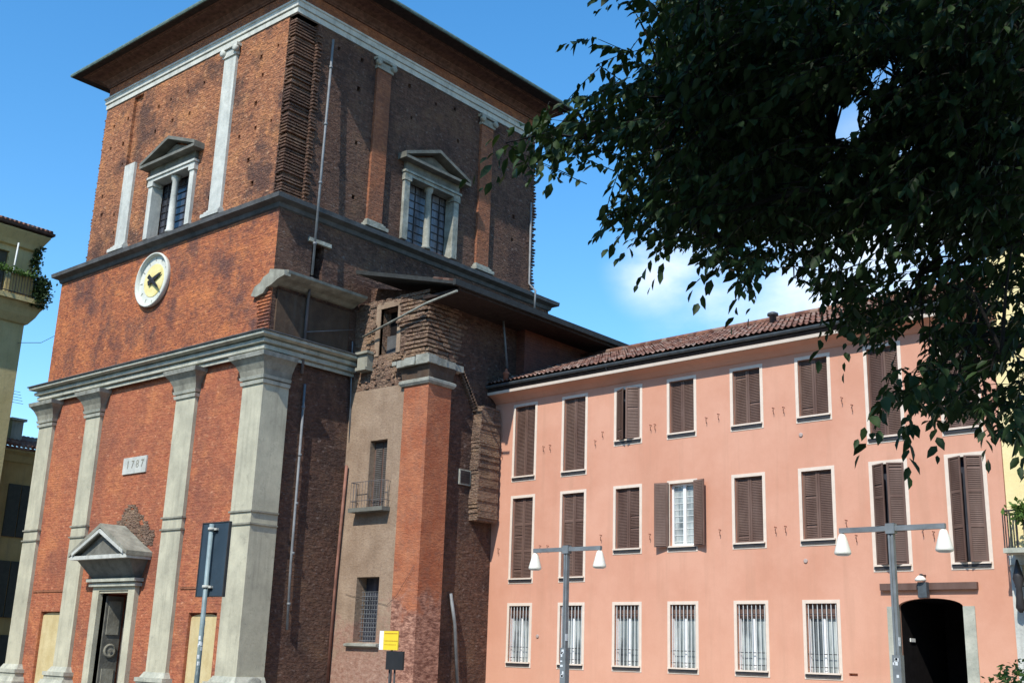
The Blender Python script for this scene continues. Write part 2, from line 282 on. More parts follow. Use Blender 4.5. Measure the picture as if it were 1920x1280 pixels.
# ------------------------------------------------------------------ mesh helpers
class Frame:
    """wall frame: u along the wall, z up, w into the wall (negative w sticks out)"""
    def __init__(s, o, du, n): s.o = Vector((o[0], o[1], 0)); s.du = Vector((du[0], du[1], 0)); s.n = Vector((n[0], n[1], 0))
    def P(s, u, z, w=0): p = s.o + s.du*u - s.n*w; return (p.x, p.y, z)
class MB:
    def __init__(s): s.v = []; s.f = []; s.sm = []
    def add(s, vs, fs, smooth=False):
        k = len(s.v); s.v += [tuple(x) for x in vs]; s.f += [tuple(i+k for i in f) for f in fs]; s.sm += [smooth]*len(fs); return s
    def box(s, x0, x1, y0, y1, z0, z1):
        vs = [(x, y, z) for z in (z0, z1) for y in (y0, y1) for x in (x0, x1)]
        return s.add(vs, [(0, 2, 3, 1), (4, 5, 7, 6), (0, 1, 5, 4), (2, 6, 7, 3), (0, 4, 6, 2), (1, 3, 7, 5)])
    def fbox(s, F, u0, u1, z0, z1, w0, w1):
        vs = [F.P(u, z, w) for z in (z0, z1) for w in (w0, w1) for u in (u0, u1)]
        return s.add(vs, [(0, 2, 3, 1), (4, 5, 7, 6), (0, 1, 5, 4), (2, 6, 7, 3), (0, 4, 6, 2), (1, 3, 7, 5)])
    def fprism(s, F, poly, w0, w1):
        n = len(poly); vs = [F.P(u, z, w0) for u, z in poly] + [F.P(u, z, w1) for u, z in poly]
        return s.add(vs, [tuple(range(n)), tuple(range(2*n-1, n-1, -1))] + [(i, i+n, (i+1) % n+n, (i+1) % n) for i in range(n)])
    def fprofile(s, F, u0, u1, prof):   # prof: closed polygon of (w, z), extruded along u
        n = len(prof); vs = [F.P(u0, z, w_) for w_, z in prof] + [F.P(u1, z, w_) for w_, z in prof]
        return s.add(vs, [tuple(range(n)), tuple(range(2*n-1, n-1, -1))] + [(i, i+n, (i+1) % n+n, (i+1) % n) for i in range(n)])
    def tube(s, pts, r, n=8, smooth=True, r2=None):
        pts = [Vector(p) for p in pts]; vs = []; m_ = len(pts)
        for i, p in enumerate(pts):
            d = (pts[min(i+1, m_-1)] - pts[max(i-1, 0)]).normalized()
            a = d.cross(Vector((0, 0, 1)) if abs(d.z) < .9 else Vector((0, 1, 0))).normalized(); b = d.cross(a)
            rr = r if r2 is None else r + (r2-r)*i/(m_-1)
            for k in range(n): t_ = 2*math.pi*k/n; vs.append(p + a*math.cos(t_)*rr + b*math.sin(t_)*rr)
        fs = [(i*n+k, i*n+(k+1) % n, (i+1)*n+(k+1) % n, (i+1)*n+k) for i in range(m_-1) for k in range(n)]
        s.add(vs, fs, smooth); k0 = len(s.v)-len(vs)
        s.f += [tuple(k0+k for k in range(n))[::-1], tuple(k0+(m_-1)*n+k for k in range(n))]; s.sm += [False, False]; return s
    def lathe(s, c, prof, n=20, smooth=True, F=None):   # prof (r, h); axis z, or the outward normal of F
        vs = []
        for r, h in prof:
            for k in range(n):
                t_ = 2*math.pi*k/n
                if F is None: vs.append((c[0]+r*math.cos(t_), c[1]+r*math.sin(t_), c[2]+h))
                else: vs.append(F.P(c[0]+r*math.cos(t_), c[1]+r*math.sin(t_), c[2]-h))
        m_ = len(prof); fs = [(i*n+k, i*n+(k+1) % n, (i+1)*n+(k+1) % n, (i+1)*n+k) for i in range(m_-1) for k in range(n)]
        s.add(vs, fs, smooth); k0 = len(s.v)-len(vs)
        s.f += [tuple(k0+k for k in range(n))[::-1], tuple(k0+(m_-1)*n+k for k in range(n))]; s.sm += [False, False]; return s
    def wall(s, F, u0, u1, z0, z1, ops, sub=None):
        """wall sheet with real recesses; ops: (u0, u1, z0, z1, depth)"""
        ops = [(max(a, u0), min(b, u1), max(c, z0), min(d, z1), e) for a, b, c, d, e in ops]
        us = sorted({round(x, 4) for o in ops for x in o[:2]} | {u0, u1}); zs = sorted({round(x, 4) for o in ops for x in o[2:4]} | {z0, z1})
        idx = {}
        def vid(u, z):
            if (u, z) not in idx: idx[(u, z)] = len(s.v); s.v.append(F.P(u, z, 0))
            return idx[(u, z)]
        for i in range(len(us)-1):
            for j in range(len(zs)-1):
                cu = (us[i]+us[i+1])/2; cz = (zs[j]+zs[j+1])/2
                if any(a < cu < b and c < cz < d for a, b, c, d, e in ops): continue
                s.f.append((vid(us[i], zs[j]), vid(us[i+1], zs[j]), vid(us[i+1], zs[j+1]), vid(us[i], zs[j+1]))); s.sm.append(False)
        for a, b, c, d, e in ops:
            P = F.P; vs = [P(a, c, 0), P(b, c, 0), P(b, d, 0), P(a, d, 0), P(a, c, e), P(b, c, e), P(b, d, e), P(a, d, e)]
            s.add(vs, [(4, 5, 6, 7), (0, 4, 7, 3), (1, 2, 6, 5), (3, 7, 6, 2), (0, 1, 5, 4)])
        return s
    def build(s, name, mat, parent=None, loc=None):
        me = bpy.data.meshes.new(name); off = Vector((0, 0, 0))
        p = parent
        while p is not None: off += p.location; p = p.parent
        if loc is not None: off += Vector(loc)
        me.from_pydata([(x[0]-off.x, x[1]-off.y, x[2]-off.z) for x in s.v], [], s.f); me.polygons.foreach_set('use_smooth', s.sm)
        me.materials.append(mat); me.validate()
        import bmesh
        bm = bmesh.new(); bm.from_mesh(me); bmesh.ops.recalc_face_normals(bm, faces=bm.faces) if len(s.f) < 30000 else None; bm.to_mesh(me); bm.free()
        o = bpy.data.objects.new(name, me); C.objects.link(o)
        if parent is not None: o.parent = parent
        if loc is not None: o.location = Vector(loc)
        return o
def mold(mb, path, prof, closed=False):
    """moulding along a plan path (outward = right-hand side); prof: open list (out, z), closed off at the back"""
    n = len(path); P2 = [Vector((p[0], p[1])) for p in path]; rows = []
    for i in range(n):
        if closed: a, b = P2[i-1], P2[(i+1) % n]
        else: a, b = P2[max(i-1, 0)], P2[min(i+1, n-1)]
        d1 = (P2[i]-a).normalized() if (P2[i]-a).length > 1e-6 else None; d2 = (b-P2[i]).normalized() if (b-P2[i]).length > 1e-6 else None
        d1 = d1 or d2; d2 = d2 or d1
        n1 = Vector((d1.y, -d1.x)); n2 = Vector((d2.y, -d2.x)); nn = n1+n2; nn = nn/(nn.dot(n1)) if nn.length > 1e-6 else n1
        rows.append([(P2[i].x+nn.x*o, P2[i].y+nn.y*o, z) for o, z in prof])
    m_ = len(prof); vs = [v for r in rows for v in r]; fs = []
    for i in range(n if closed else n-1):
        j = (i+1) % n
        for k in range(m_-1): fs.append((i*m_+k, j*m_+k, j*m_+k+1, i*m_+k+1))
        fs.append((i*m_+m_-1, j*m_+m_-1, j*m_, i*m_))
    if not closed: fs += [tuple(range(m_))[::-1], tuple((n-1)*m_+k for k in range(m_))]
    mb.add(vs, fs); return mb
def thing(name, label, cat, loc, group=None):
    o = bpy.data.objects.new(name, None); C.objects.link(o); o.location = loc; o.empty_display_size = .3
    o['label'] = label; o['category'] = cat
    if group: o['group'] = group
    return o
def tag(o, label, cat, group=None):
    o['label'] = label; o['category'] = cat
    if group: o['group'] = group
    return o
def jag(a, b, n, amp, rnd=random):
    return [a+(b-a)*i/n + (rnd.uniform(-amp, amp) if 0 < i < n else 0) for i in range(n+1)]

# ------------------------------------------------------------------ ground
g = MB(); g.add([(-500, -300, 0), (500, -300, 0), (500, 700, 0), (-500, 700, 0)], [(0, 1, 2, 3)]); o = g.build('ground', M['asphalt']); o['kind'] = 'structure'
g = MB(); g.box(-42.5, 4, 14.5, 26.4, -.05, .12); o = g.build('pavement', M['paving']); o['kind'] = 'structure'

FF = Frame((0, 20.12), (1, 0), (0, -1))      # brick field between the pilasters
FP = Frame((0, 20.0), (1, 0), (0, -1))       # pilaster faces
FS = Frame((-27.2, 0), (0, 1), (1, 0))       # side wall
# ------------------------------------------------------------------ church
CH = thing('church', 'tall square red brick church with a clock and grey stone pilasters', 'church', (-33.7, 26.5, 0))
# front wall, lower block
mb = MB(); mb.wall(FF, -40.2, -27.3, 0, 10.3, [(-34.61, -32.89, 0, 3.22, .9), (-38.44, -37.04, 0, 2.66, .16), (-29.75, -28.36, 0, 2.62, .16)])
mb.build('wall', M['brick_field'], CH)['label'] = 'lower front wall of smooth red brick'
mb = MB(); mb.wall(FF, -40.3, -27.2, 10.3, 14.9, []); mb.add([(-40.3, 20.12, 0), (-40.3, 33.3, 0), (-40.3, 33.3, 14.9), (-40.3, 20.12, 14.9)], [(0, 1, 2, 3)])
mb.build('wall', M['brick_front'], CH)['label'] = 'upper front wall around the clock'
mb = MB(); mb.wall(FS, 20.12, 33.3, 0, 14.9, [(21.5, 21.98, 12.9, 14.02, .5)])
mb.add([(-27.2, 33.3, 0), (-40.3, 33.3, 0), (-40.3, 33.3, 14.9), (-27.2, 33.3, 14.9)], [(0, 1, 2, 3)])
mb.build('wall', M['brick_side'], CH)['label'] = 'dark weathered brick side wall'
# niches
for a, b, zt in ((-38.44, -37.04, 2.66), (-29.75, -28.36, 2.62)):
    mb = MB(); c = (a+b)/2; arc = [(b, zt-.01), (b, zt-.10)] + [(c+(b-c)*math.cos(t), zt-.16+.10*math.sin(t)) for t in [math.pi*i/10 for i in range(11)]][::1] + [(a, zt-.10), (a, zt-.01)]
    mb.fprism(FF, [(a+.004, .0), (b-.004, .0), (b-.004, zt-.16)] + [(c+(b-c-.004)*math.cos(t), zt-.16+.13*math.sin(t)) for t in [math.pi*i/10 for i in range(1, 10)]] + [(a+.004, zt-.16)], .10, .155)
    mb.build('niche_panel', M['niche'], CH)
for a, b in ((-39.15, -36.95), (-30.3, -28.05)): mb = MB(); mb.fbox(FF, a, b, 3.30, 3.37, -.03, .02); mb.build('string_moulding', M['brick_orange'], CH)
# main cornice wraps from the front to the side
cpath = [(-40.3, 24), (-40.3, 20.0), (-27.12, 20.0), (-27.12, 23.48)]
mb = MB(); mold(mb, cpath, [(0, 10.06), (.05, 10.06), (.05, 10.15), (.01, 10.155), (.01, 10.19), (.13, 10.20), (.13, 10.32), (.07, 10.325), (.07, 10.36), (.22, 10.38), (.22, 10.48), (.14, 10.485), (.14, 10.52), (.38, 10.57), (.38, 10.66), (0, 10.74)])
mb.build('cornice', M['stone'], CH)
mb = MB(); mold(mb, cpath, [(.02, 10.745), (.43, 10.665), (.43, 10.70), (.02, 10.79)]); mb.build('cornice_cap', M['slab'], CH)
# front pilasters
def pilaster(u0, u1, deep=0, name='pilaster'):
    mb = MB(); w1 = .14 if not deep else .95
    if deep:
        mb.box(u0, u1, 20.0, 20.95, .9, 9.18)
    else: mb.fbox(FP, u0, u1, .9, 9.18, 0, w1)
    o = mb.build(name, M['stone_shaft'], CH)
    # band half way
    def ring(z0, z1, p, mat, nm, p2=None):
        b_ = MB()
        p2 = p if p2 is None else p2
        y1 = 20.13 if not deep else 20.95+p*0
        vs = [(u0-p, 20-p, z0), (u1+p, 20-p, z0), (u1+p, y1, z0), (u0-p, y1, z0), (u0-p2, 20-p2, z1), (u1+p2, 20-p2, z1), (u1+p2, y1, z1), (u0-p2, y1, z1)]
        b_.add(vs, [(0, 1, 2, 3), (4, 7, 6, 5), (0, 4, 5, 1), (1, 5, 6, 2), (2, 6, 7, 3), (3, 7, 4, 0)]); return b_
    bb = MB()
    for z0, z1, p in ((5.42, 5.47, .045), (5.06, 5.11, .045)):
        r_ = ring(z0, z1, p, None, ''); bb.add(r_.v, r_.f)
    bb.build('band', M['stone_capital'], o)
    cb = MB()
    for z0, z1, p, p2 in ((9.18, 9.28, .05, .07), (9.33, 9.42, .07, .10)):
        r_ = ring(z0, z1, p, None, '', p2); cb.add(r_.v, r_.f)
    cb.build('neck_ring', M['stone'], o)
    cb = MB()
    for z0, z1, p, p2 in ((9.28, 9.33, .01, .01), (9.42, 9.60, .06, .10), (9.60, 9.80, .10, .20), (9.80, 9.93, .20, .31)):
        r_ = ring(z0, z1, p, None, '', p2); cb.add(r_.v, r_.f)
    cb.build('capital', M['stone_capital'], o)
    cb = MB(); r_ = ring(9.93, 10.06, .33, None, '', .36); cb.add(r_.v, r_.f); cb.build('abacus', M['stone_old'], o)
    cb = MB()
    for z0, z1, p, p2 in ((.0, .35, .32, .32), (.35, .50, .30, .24), (.50, .62, .18, .18), (.62, .74, .22, .22), (.74, .9, .12, .03)):
        r_ = ring(z0, z1, p, None, '', p2); cb.add(r_.v, r_.f)
    cb.build('base', M['stone'], o)
    return o
pilaster(-40.22, -39.25); pilaster(-36.95, -36.02); pilaster(-31.49, -30.45)
p4 = pilaster(-28.03, -27.04, deep=1); p4['label'] = 'large corner pilaster'
mb = MB()   # worn scroll at the foot of the corner pilaster
mb.lathe((20.55, .55, -.0), [(.36, 0), (.36, .09), (.30, .12), (.02, .12)], 22, True, Frame((-27.04, 0), (0, 1), (1, 0))); mb.build('scroll', M['stone_old'], p4)
# string course under the tower storey
tp = [(-40.3, 33.3), (-40.3, 20.12), (-27.2, 20.12), (-27.2, 33.3)]
mb = MB(); mold(mb, tp, [(0, 14.75), (.06, 14.78), (.10, 14.9), (.30, 14.98), (.32, 15.12), (0, 15.20)], closed=True)
mb.build('string_course', M['slab'], CH)
mb = MB(); mb.add([(-40.32, 20.1, 15.19), (-27.18, 20.1, 15.19), (-27.18, 33.32, 15.19), (-40.32, 33.32, 15.19)], [(0, 1, 2, 3)]); mb.build('ledge_roof', M['slab'], CH)
# tower storey
TX0, TX1, TXS, TY1 = -38.68, -27.6, -27.2, 32.2
holes = []
rr = random.Random(5)
for z in [16.0+.92*i for i in range(6)]:
    for u in [-38.1+1.02*i for i in range(11)]:
        uu = u+rr.uniform(-.2, .2); zz = z+rr.uniform(-.12, .12); s_ = rr.uniform(.045, .075)
        if uu > -28.0 or (-35.5 < uu < -31.4 and zz < 19.2) or (-36.9 < uu < -35.5) or (-31.1 < uu < -29.9): continue
        if rr.random() < .8: holes.append((uu-s_, uu+s_, zz-s_*1.2, zz+s_*1.2, .3))
mb = MB(); mb.wall(FF, TX0, TX1, 15.15, 21.5, [(-34.72, -32.02, 15.3, 17.5, .45), (-36.75, -36.12, 18.55, 21.45, .12)] + holes)
mb.add([(TX0, 20.12, 15.15), (TX0, TY1, 15.15), (TX0, TY1, 21.5), (TX0, 20.12, 21.5)], [(0, 1, 2, 3)])
mb.build('tower_wall', M['brick_tower'], CH)
holes = []
for z in [16.0+1.0*i for i in range(6)]:
    for u in [21.9+1.15*i for i in range(9)]:
        uu = u+rr.uniform(-.2, .2); zz = z+rr.uniform(-.12, .12); s_ = rr.uniform(.045, .08)
        if (24.7 < uu < 28.4 and zz < 19.3) or (23.1 < uu < 24.4) or (28.6 < uu < 30.0) or uu > 31.9: continue
        if rr.random() < .7: holes.append((uu-s_, uu+s_, zz-s_*1.2, zz+s_*1.2, .3))
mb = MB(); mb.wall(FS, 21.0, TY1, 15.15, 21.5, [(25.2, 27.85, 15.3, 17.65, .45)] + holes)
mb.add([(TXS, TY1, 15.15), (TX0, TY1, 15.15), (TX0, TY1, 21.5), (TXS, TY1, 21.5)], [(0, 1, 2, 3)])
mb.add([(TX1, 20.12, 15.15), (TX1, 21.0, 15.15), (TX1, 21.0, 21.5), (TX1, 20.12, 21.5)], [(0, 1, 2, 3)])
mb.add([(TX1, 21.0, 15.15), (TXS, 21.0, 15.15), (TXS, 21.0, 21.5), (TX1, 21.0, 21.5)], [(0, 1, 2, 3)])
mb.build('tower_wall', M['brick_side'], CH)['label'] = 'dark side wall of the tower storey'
# toothed corner: courses left sticking out for masonry that was never added
mb = MB(); z = 15.2; k = 0
while z < 21.42:
    h = .052 + rr.uniform(-.006, .006); d = (.0 if k % 2 else .085) + rr.uniform(-.012, .012)
    if rr.random() < .14: d -= rr.uniform(.03, .09)
    mb.box(-27.72, -27.36+d, 20.24-d, 21.02, z, z+h); z += h+.001; k += 1
mb.build('toothed_corner', M['brick_teeth'], CH)
tb = [MB() for _ in range(4)]; z = 15.25; k = 0
while z < 21.2:
    h = .055
    if k % 2 == 0:
        tb[0].box(TX0-.02-rr.uniform(.0, .10), TX0+.05, 20.13, 20.5, z, z+h)
        tb[1].box(-27.28, -27.2+rr.uniform(.02, .10), 20.98, 21.16+rr.uniform(-.03, .05), z, z+h)
        tb[2].box(-27.3, TXS+rr.uniform(.0, .03), 32.05, TY1+.06+rr.uniform(0, .14), z, z+h)
        tb[3].box(-27.66, -27.6+rr.uniform(.01, .08), 20.13, 20.30, z, z+h)
    z += .062; k += 1
for q_ in tb: q_.build('brick_teeth', M['brick_teeth'], CH)
# tower cornice, frieze, eaves
tq = [(TX0, TY1), (TX0, 20.12), (-27.2, 20.12), (-27.2, TY1)]
mb = MB(); mold(mb, tq, [(-.05, 21.52), (.04, 21.52), (.04, 21.68), (.02, 21.685), (.02, 21.72), (.08, 21.73), (.08, 21.89), (.12, 21.92), (.12, 21.98), (-.05, 22.02)], closed=True); mb.build('tower_cornice', M['stone_white'], CH)
mb = MB(); mold(mb, tq, [(-.1, 21.98), (.0, 22.02), (.0, 22.42), (-.1, 22.42)], closed=True); mb.build('frieze', M['brick_orange'], CH)
ex0, ex1, ey0, ey1 = -39.85, -25.97, 19.12, 32.9
mb = MB(); mold(mb, tq, [(-.1, 22.40), (.05, 22.42), (.05, 22.47), (.09, 22.50), (.11, 22.56), (.22, 22.66), (.22, 22.70), (.40, 22.77), (.70, 22.80), (.70, 22.83), (.78, 22.84), (.78, 22.88), (-.1, 22.88)], closed=True); mb.build('cove', M['soffit_brown'], CH)
mb = MB(); mb.box(ex0, ex1, ey0, ey1, 22.86, 22.93); mb.build('eaves', M['wood_soffit'], CH)
mb = MB(); mold(mb, [(ex0, ey1), (ex0, ey0), (ex1, ey0), (ex1, ey1)], [(-.02, 22.88), (.05, 22.88), (.07, 22.93), (.06, 22.99), (-.02, 22.99)], closed=True); mb.build('gutter', M['copper'], CH)
mb = MB(); cx, cy = (ex0+ex1)/2, (ey0+ey1)/2; mb.add([(ex0, ey0, 22.95), (ex1, ey0, 22.95), (ex1, ey1, 22.95), (ex0, ey1, 22.95), (cx, cy, 25.2)], [(0, 1, 4), (1, 2, 4), (2, 3, 4), (3, 0, 4)]); mb.build('roof', M['tile'], CH)
# tower pilasters
def tower_pilaster(F, u0, u1, z0, z1, mat, cap=True, base=True):
    mb = MB(); mb.fbox(F, u0, u1, z0, z1, -.10, .02); o = mb.build('tower_pilaster', mat, CH)
    if cap:
        mb = MB(); c = (u0+u1)/2
        mb.fbox(F, u0-.05, u1+.05, z1, z1+.10, -.15, .02); mb.fbox(F, u0-.02, u1+.02, z1+.10, z1+.27, -.13, .02)
        for uu in (u0-.02, u1+.02): mb.lathe((uu, z1+.20, -.10), [(.02, .13), (.12, .13), (.12, 0)][::-1], 12, True, F)
        mb.fbox(F, u0-.12, u1+.12, z1+.30, z1+.40, -.20, .02)
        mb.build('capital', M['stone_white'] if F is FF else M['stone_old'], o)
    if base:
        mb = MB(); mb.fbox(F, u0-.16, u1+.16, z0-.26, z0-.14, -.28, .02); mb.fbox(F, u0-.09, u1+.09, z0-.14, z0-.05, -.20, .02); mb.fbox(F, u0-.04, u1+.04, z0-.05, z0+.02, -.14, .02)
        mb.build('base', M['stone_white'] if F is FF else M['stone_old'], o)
    return o
tower_pilaster(FF, -30.92, -30.26, 15.46, 21.02, M['stone_white'])
q = tower_pilaster(FF, -36.62, -35.95, 15.46, 18.6, M['stone_white'], cap=False); q['label'] = 'broken lower half of a pilaster'
tower_pilaster(FS, 23.6, 24.25, 15.46, 21.02, M['brick_orange']); tower_pilaster(FS, 28.95, 29.6, 15.46, 21.02, M['brick_orange'])
# tower windows
def tower_window(F, u0, u1, z0, z1, jamb, glass, ped, fr):
    mb = MB(); uc = (u0+u1)/2
    mb.fbox(F, u0-.13, u0+.12, z0-.03, z1, -.12, .30); mb.fbox(F, u1-.12, u1+.13, z0-.03, z1, -.12, .30)
    mb.fbox(F, u0-.16, u1+.16, z1, z1+.12, -.15, .3)
    mb.fbox(F, u0-.20, u1+.20, z1+.12, z1+.20, -.20, .02)
    for uu in (u0, u1): mb.fbox(F, uu-.17, uu+.17, z1-.16, z1-.0, -.16, .2)
    o = mb.build('window', jamb, CH)
    mb = MB(); mb.lathe((F.P(uc, 0, .08)[0], F.P(uc, 0, .08)[1], z0), [(.17, -.02), (.17, .06), (.13, .10), (.125, .9), (.105, z1-z0-.2), (.15, z1-z0-.14), (.17, z1-z0)], 14); mb.build('colonnette', jamb, o)
    mb = MB(); mb.fbox(F, u0+.1, u1-.1, z0, z1, .36, .40); mb.build('pane', glass, o)
    mb = MB()
    for k in range(1, 8): zz = z0+(z1-z0)*k/8; mb.fbox(F, u0+.12, u1-.12, zz-.012, zz+.012, .33, .362)
    for uu in (u0+(uc-u0)*.36, u0+(uc-u0)*.68, uc+(u1-uc)*.36, uc+(u1-uc)*.68): mb.fbox(F, uu-.014, uu+.014, z0, z1, .325, .362)
    mb.build('glazing_bars', M['iron'], o)
    mb = MB(); mb.fbox(F, u0-.12, u1+.12, z1+.20, z1+.52, -.13, .02); mb.build('frieze', fr, o)
    mb = MB(); zb = z1+.52; t = .62
    mb.fbox(F, u0-.42, u1+.42, zb, zb+.10, -.42, .02)
    th = .12
    for s_ in (-1, 1):
        ue = uc + s_*((u1-u0)/2+.42)
        mb.fprism(F, [(ue, zb+.101), (uc, zb+.10+t), (uc, zb+.10+t+th), (ue, zb+.10+th)] if s_ < 0 else [(uc, zb+.10+t), (ue, zb+.101), (ue, zb+.10+th), (uc, zb+.10+t+th)], -.42, .02)
    mb.build('pediment', ped, o)
    mb = MB(); mb.fprism(F, [(u0-.2, zb+.10), (u1+.2, zb+.10), (uc, zb+.10+t*.86)], -.08, .02); mb.build('tympanum', fr, o)
    return o
tower_window(FF, -34.62, -32.12, 15.33, 17.42, M['stone_white'], M['glass_dark'], M['stone_dark'], M['stone_dark'])
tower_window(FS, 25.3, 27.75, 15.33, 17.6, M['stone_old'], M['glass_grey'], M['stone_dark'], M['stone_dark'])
# clock
KC = (-33.80, 13.65); KR = 1.0
mb = MB(); n = 48
prof = [(.93, .0), (.97, .10), (.955, .17), (.91, .17), (.885, .02)]
mb2 = MB(); mb2.lathe((KC[0], KC[1], 0), prof, n, True, FF)
mb2.f = mb2.f[:-2]; mb2.sm = mb2.sm[:-2]
CK = mb2.build('clock', M['clock_white'], CH); CK['label'] = 'white ringed clock with a yellow centre'
mb = MB(); mb.lathe((KC[0], KC[1], 0), [(.90, .01), (.89, .03), (.80, .03)], n, False, FF); mb.build('clock_face', M['clock_white'], CK)
mb = MB(); mb.lathe((KC[0], KC[1], 0), [(.60, .02), (.58, .05), (.5, .05)], n, False, FF); mb.build('clock_centre', M['clock_yellow'], CK)
mb = MB()
for k in range(12):
    a = math.pi/6*k; cu, sz = math.sin(a), math.cos(a)
    p = [(KC[0]+cu*r_+sz*wd, KC[1]+sz*r_-cu*wd) for r_, wd in ((.70, -.02), (.84, -.02), (.84, .02), (.70, .02))]; mb.fprism(FF, p, -.037, -.02)
mb.build('hour_marks', M['stone_old'], CK)
def hand(ang, L, wd, nm, w0):
    mb = MB(); du, dz = math.sin(R(ang)), math.cos(R(ang))
    def q(a, b): return (KC[0]+du*a+dz*b, KC[1]+dz*a-du*b)
    mb.fprism(FF, [q(-.26, -wd*1.5), q(-.26, wd*1.5), q(-.05, wd*1.3), q(L*.75, wd*.8), q(L, 0), q(L*.75, -wd*.8), q(-.05, -wd*1.3)], w0-.03, w0); mb.build(nm, M['black'], CK)
hand(70, .54, .06, 'hour_hand', -.09); hand(128, .64, .05, 'minute_hand', -.13)
mb = MB(); mb.lathe((KC[0], KC[1], 0), [(.09, .04), (.09, .15), (.05, .17)], 14, True, FF); mb.build('hand_hub', M['black'], CK)
# date plaque
mb = MB(); mb.fbox(FF, -34.28, -32.92, 7.02, 7.56, -.05, .02); PQ = mb.build('plaque', M['stone_white'], CH)
def text(s, u, z, size, F, w_, mat, name, parent, ext=.006):
    cu = bpy.data.curves.new(name, 'FONT'); cu.body = s; cu.size = size; cu.extrude = ext; cu.align_x = 'CENTER'; cu.align_y = 'CENTER'
    t = bpy.data.objects.new(name+'_curve', cu); C.objects.link(t); dg = bpy.context.evaluated_depsgraph_get(); me = bpy.data.meshes.new_from_object(t.evaluated_get(dg)); bpy.data.objects.remove(t)
    k = MB(); k.v = [F.P(u+v.co.x, z+v.co.y, w_-v.co.z) for v in me.vertices]; k.f = [tuple(p.vertices) for p in me.polygons]; k.sm = [False]*len(k.f)
    return k.build(name, mat, parent)
text('1 7 8 7', -33.56, 7.31, .36, FF, -.052, M['stone_capital'], 'date_lettering', PQ)
# portal
mb = MB()
mb.fbox(FF, -34.98, -34.61, 0, 3.30, -.16, .2); mb.fbox(FF, -32.89, -32.52, 0, 3.30, -.16, .2); mb.fbox(FF, -34.98, -32.52, 3.30, 3.42, -.16, .1)
mb.fbox(FF, -34.61, -32.89, 3.221, 3.30, -.12, .2)
PT = mb.build('portal', M['stone_shaft'], CH)
mb = MB(); mb.fbox(FF, -35.1, -32.4, 3.42, 3.52, -.26, .02); mb.fbox(FF, -35.16, -32.34, 3.56, 3.66, -.34, .02); mb.fbox(FF, -35.04, -32.46, 3.52, 3.56, -.2, .02); mb.build('portal_moulding', M['stone'], PT)
mb = MB(); vs = [FF.P(u, z, w_) for z, ex, w_ in ((3.66, 0, -.22), (4.22, .28, -.66)) for u in (-35.0-ex, -32.5+ex)] + [FF.P(u, z, .02) for z, ex in ((3.66, 0), (4.22, .28)) for u in (-35.0-ex, -32.5+ex)]
mb.add(vs, [(0, 1, 3, 2), (4, 6, 7, 5), (0, 2, 6, 4), (1, 5, 7, 3), (2, 3, 7, 6), (0, 4, 5, 1)]); mb.build('portal_frieze', M['stone_dark'], PT)
mb = MB(); mb.fbox(FF, -35.42, -32.08, 4.222, 4.34, -.86, .02); mb.build('hood_ledge', M['stone_white'], PT)
mb = MB(); zb, uc, t = 4.34, -33.75, .86
for s_ in (-1, 1):
    ue = uc+s_*1.72; mb.fprism(FF, ([(ue, zb-.03), (uc, zb+t), (uc, zb+t+.13), (ue, zb+.10)] if s_ < 0 else [(uc, zb+t), (ue, zb-.03), (ue, zb+.10), (uc, zb+t+.13)]), -.90, .02)
mb.build('hood_roof', M['stone_capital'], PT)
mb = MB()
for s_ in (-1, 1):
    ue = uc+s_*1.50; mb.fprism(FF, ([(ue, zb+.0), (uc, zb+t-.16), (uc, zb+t-.05), (ue, zb+.10)] if s_ < 0 else [(uc, zb+t-.16), (ue, zb+.0), (ue, zb+.10), (uc, zb+t-.05)]), -.915, -.86)
mb.build('hood_moulding', M['stone_white'], PT)
mb = MB(); mb.fprism(FF, [(uc-1.35, zb), (uc+1.35, zb), (uc, zb+t-.12)], -.70, .02); mb.build('tympanum', M['stone_dark'], PT)
mb = MB(); rr2 = random.Random(3)      # patch of torn brick above the hood
for k in range(900):
    u = uc+.35+rr2.uniform(-.9, 1.3); z = zb+.3+rr2.uniform(0, 1.5)
    if z > zb+t+.82-.72*abs(u-uc-.25)+rr2.uniform(-.1, .1): continue
    if z < zb+.12+t*(1-abs(u-uc)/1.72): continue
    hw = rr2.uniform(.05, .12); mb.fbox(FF, u-hw, u+hw, z-.03, z+.03, -.008-rr2.random()*.025, .02)
mb.build('torn_brick', M['brick_rough'], CH)
mb = MB(); mb.fbox(FF, -34.58, -32.90, 0, 3.2, .82, .89); DR = mb.build('door', M['oldwood'], CH)
mb = MB()
for z0, z1 in ((.3, 1.2), (1.4, 2.2), (2.35, 3.0)):
    for a, b in ((-34.45, -33.85), (-33.65, -33.05)): mb.fbox(FF, a, b, z0, z1, .79, .822)
mb.build('door_panel', M['oldwood'], DR)
mb = MB(); FJ = Frame((-34.60, 0), (0, 1), (1, 0)); mb.fbox(FJ, 20.25, 20.85, 0, 3.15, -.06, 0); DL = mb.build('door_leaf', M['stone_dark'], CH)
mb = MB()
for z0, z1 in ((1.95, 3.0), (.2, .9)): mb.fbox(FJ, 20.34, 20.76, z0, z1, -.09, -.06)
mb.lathe((20.55, 1.45, -.06), [(.22, 0), (.22, .03), (.15, .05), (.14, .02), (.05, .06)], 18, True, FJ); mb.build('carved_panel', M['stone_capital'], DL)
# ruined cornice (right side) and its twin (left side)
prof = [(0, 12.28), (.12, 12.30), (.26, 12.38), (.5, 12.42), (.72, 12.50), (.74, 12.58), (0, 12.76)]
mb = MB(); mold(mb, [(-27.2, 20.12), (-27.2, 23.3)], prof); 
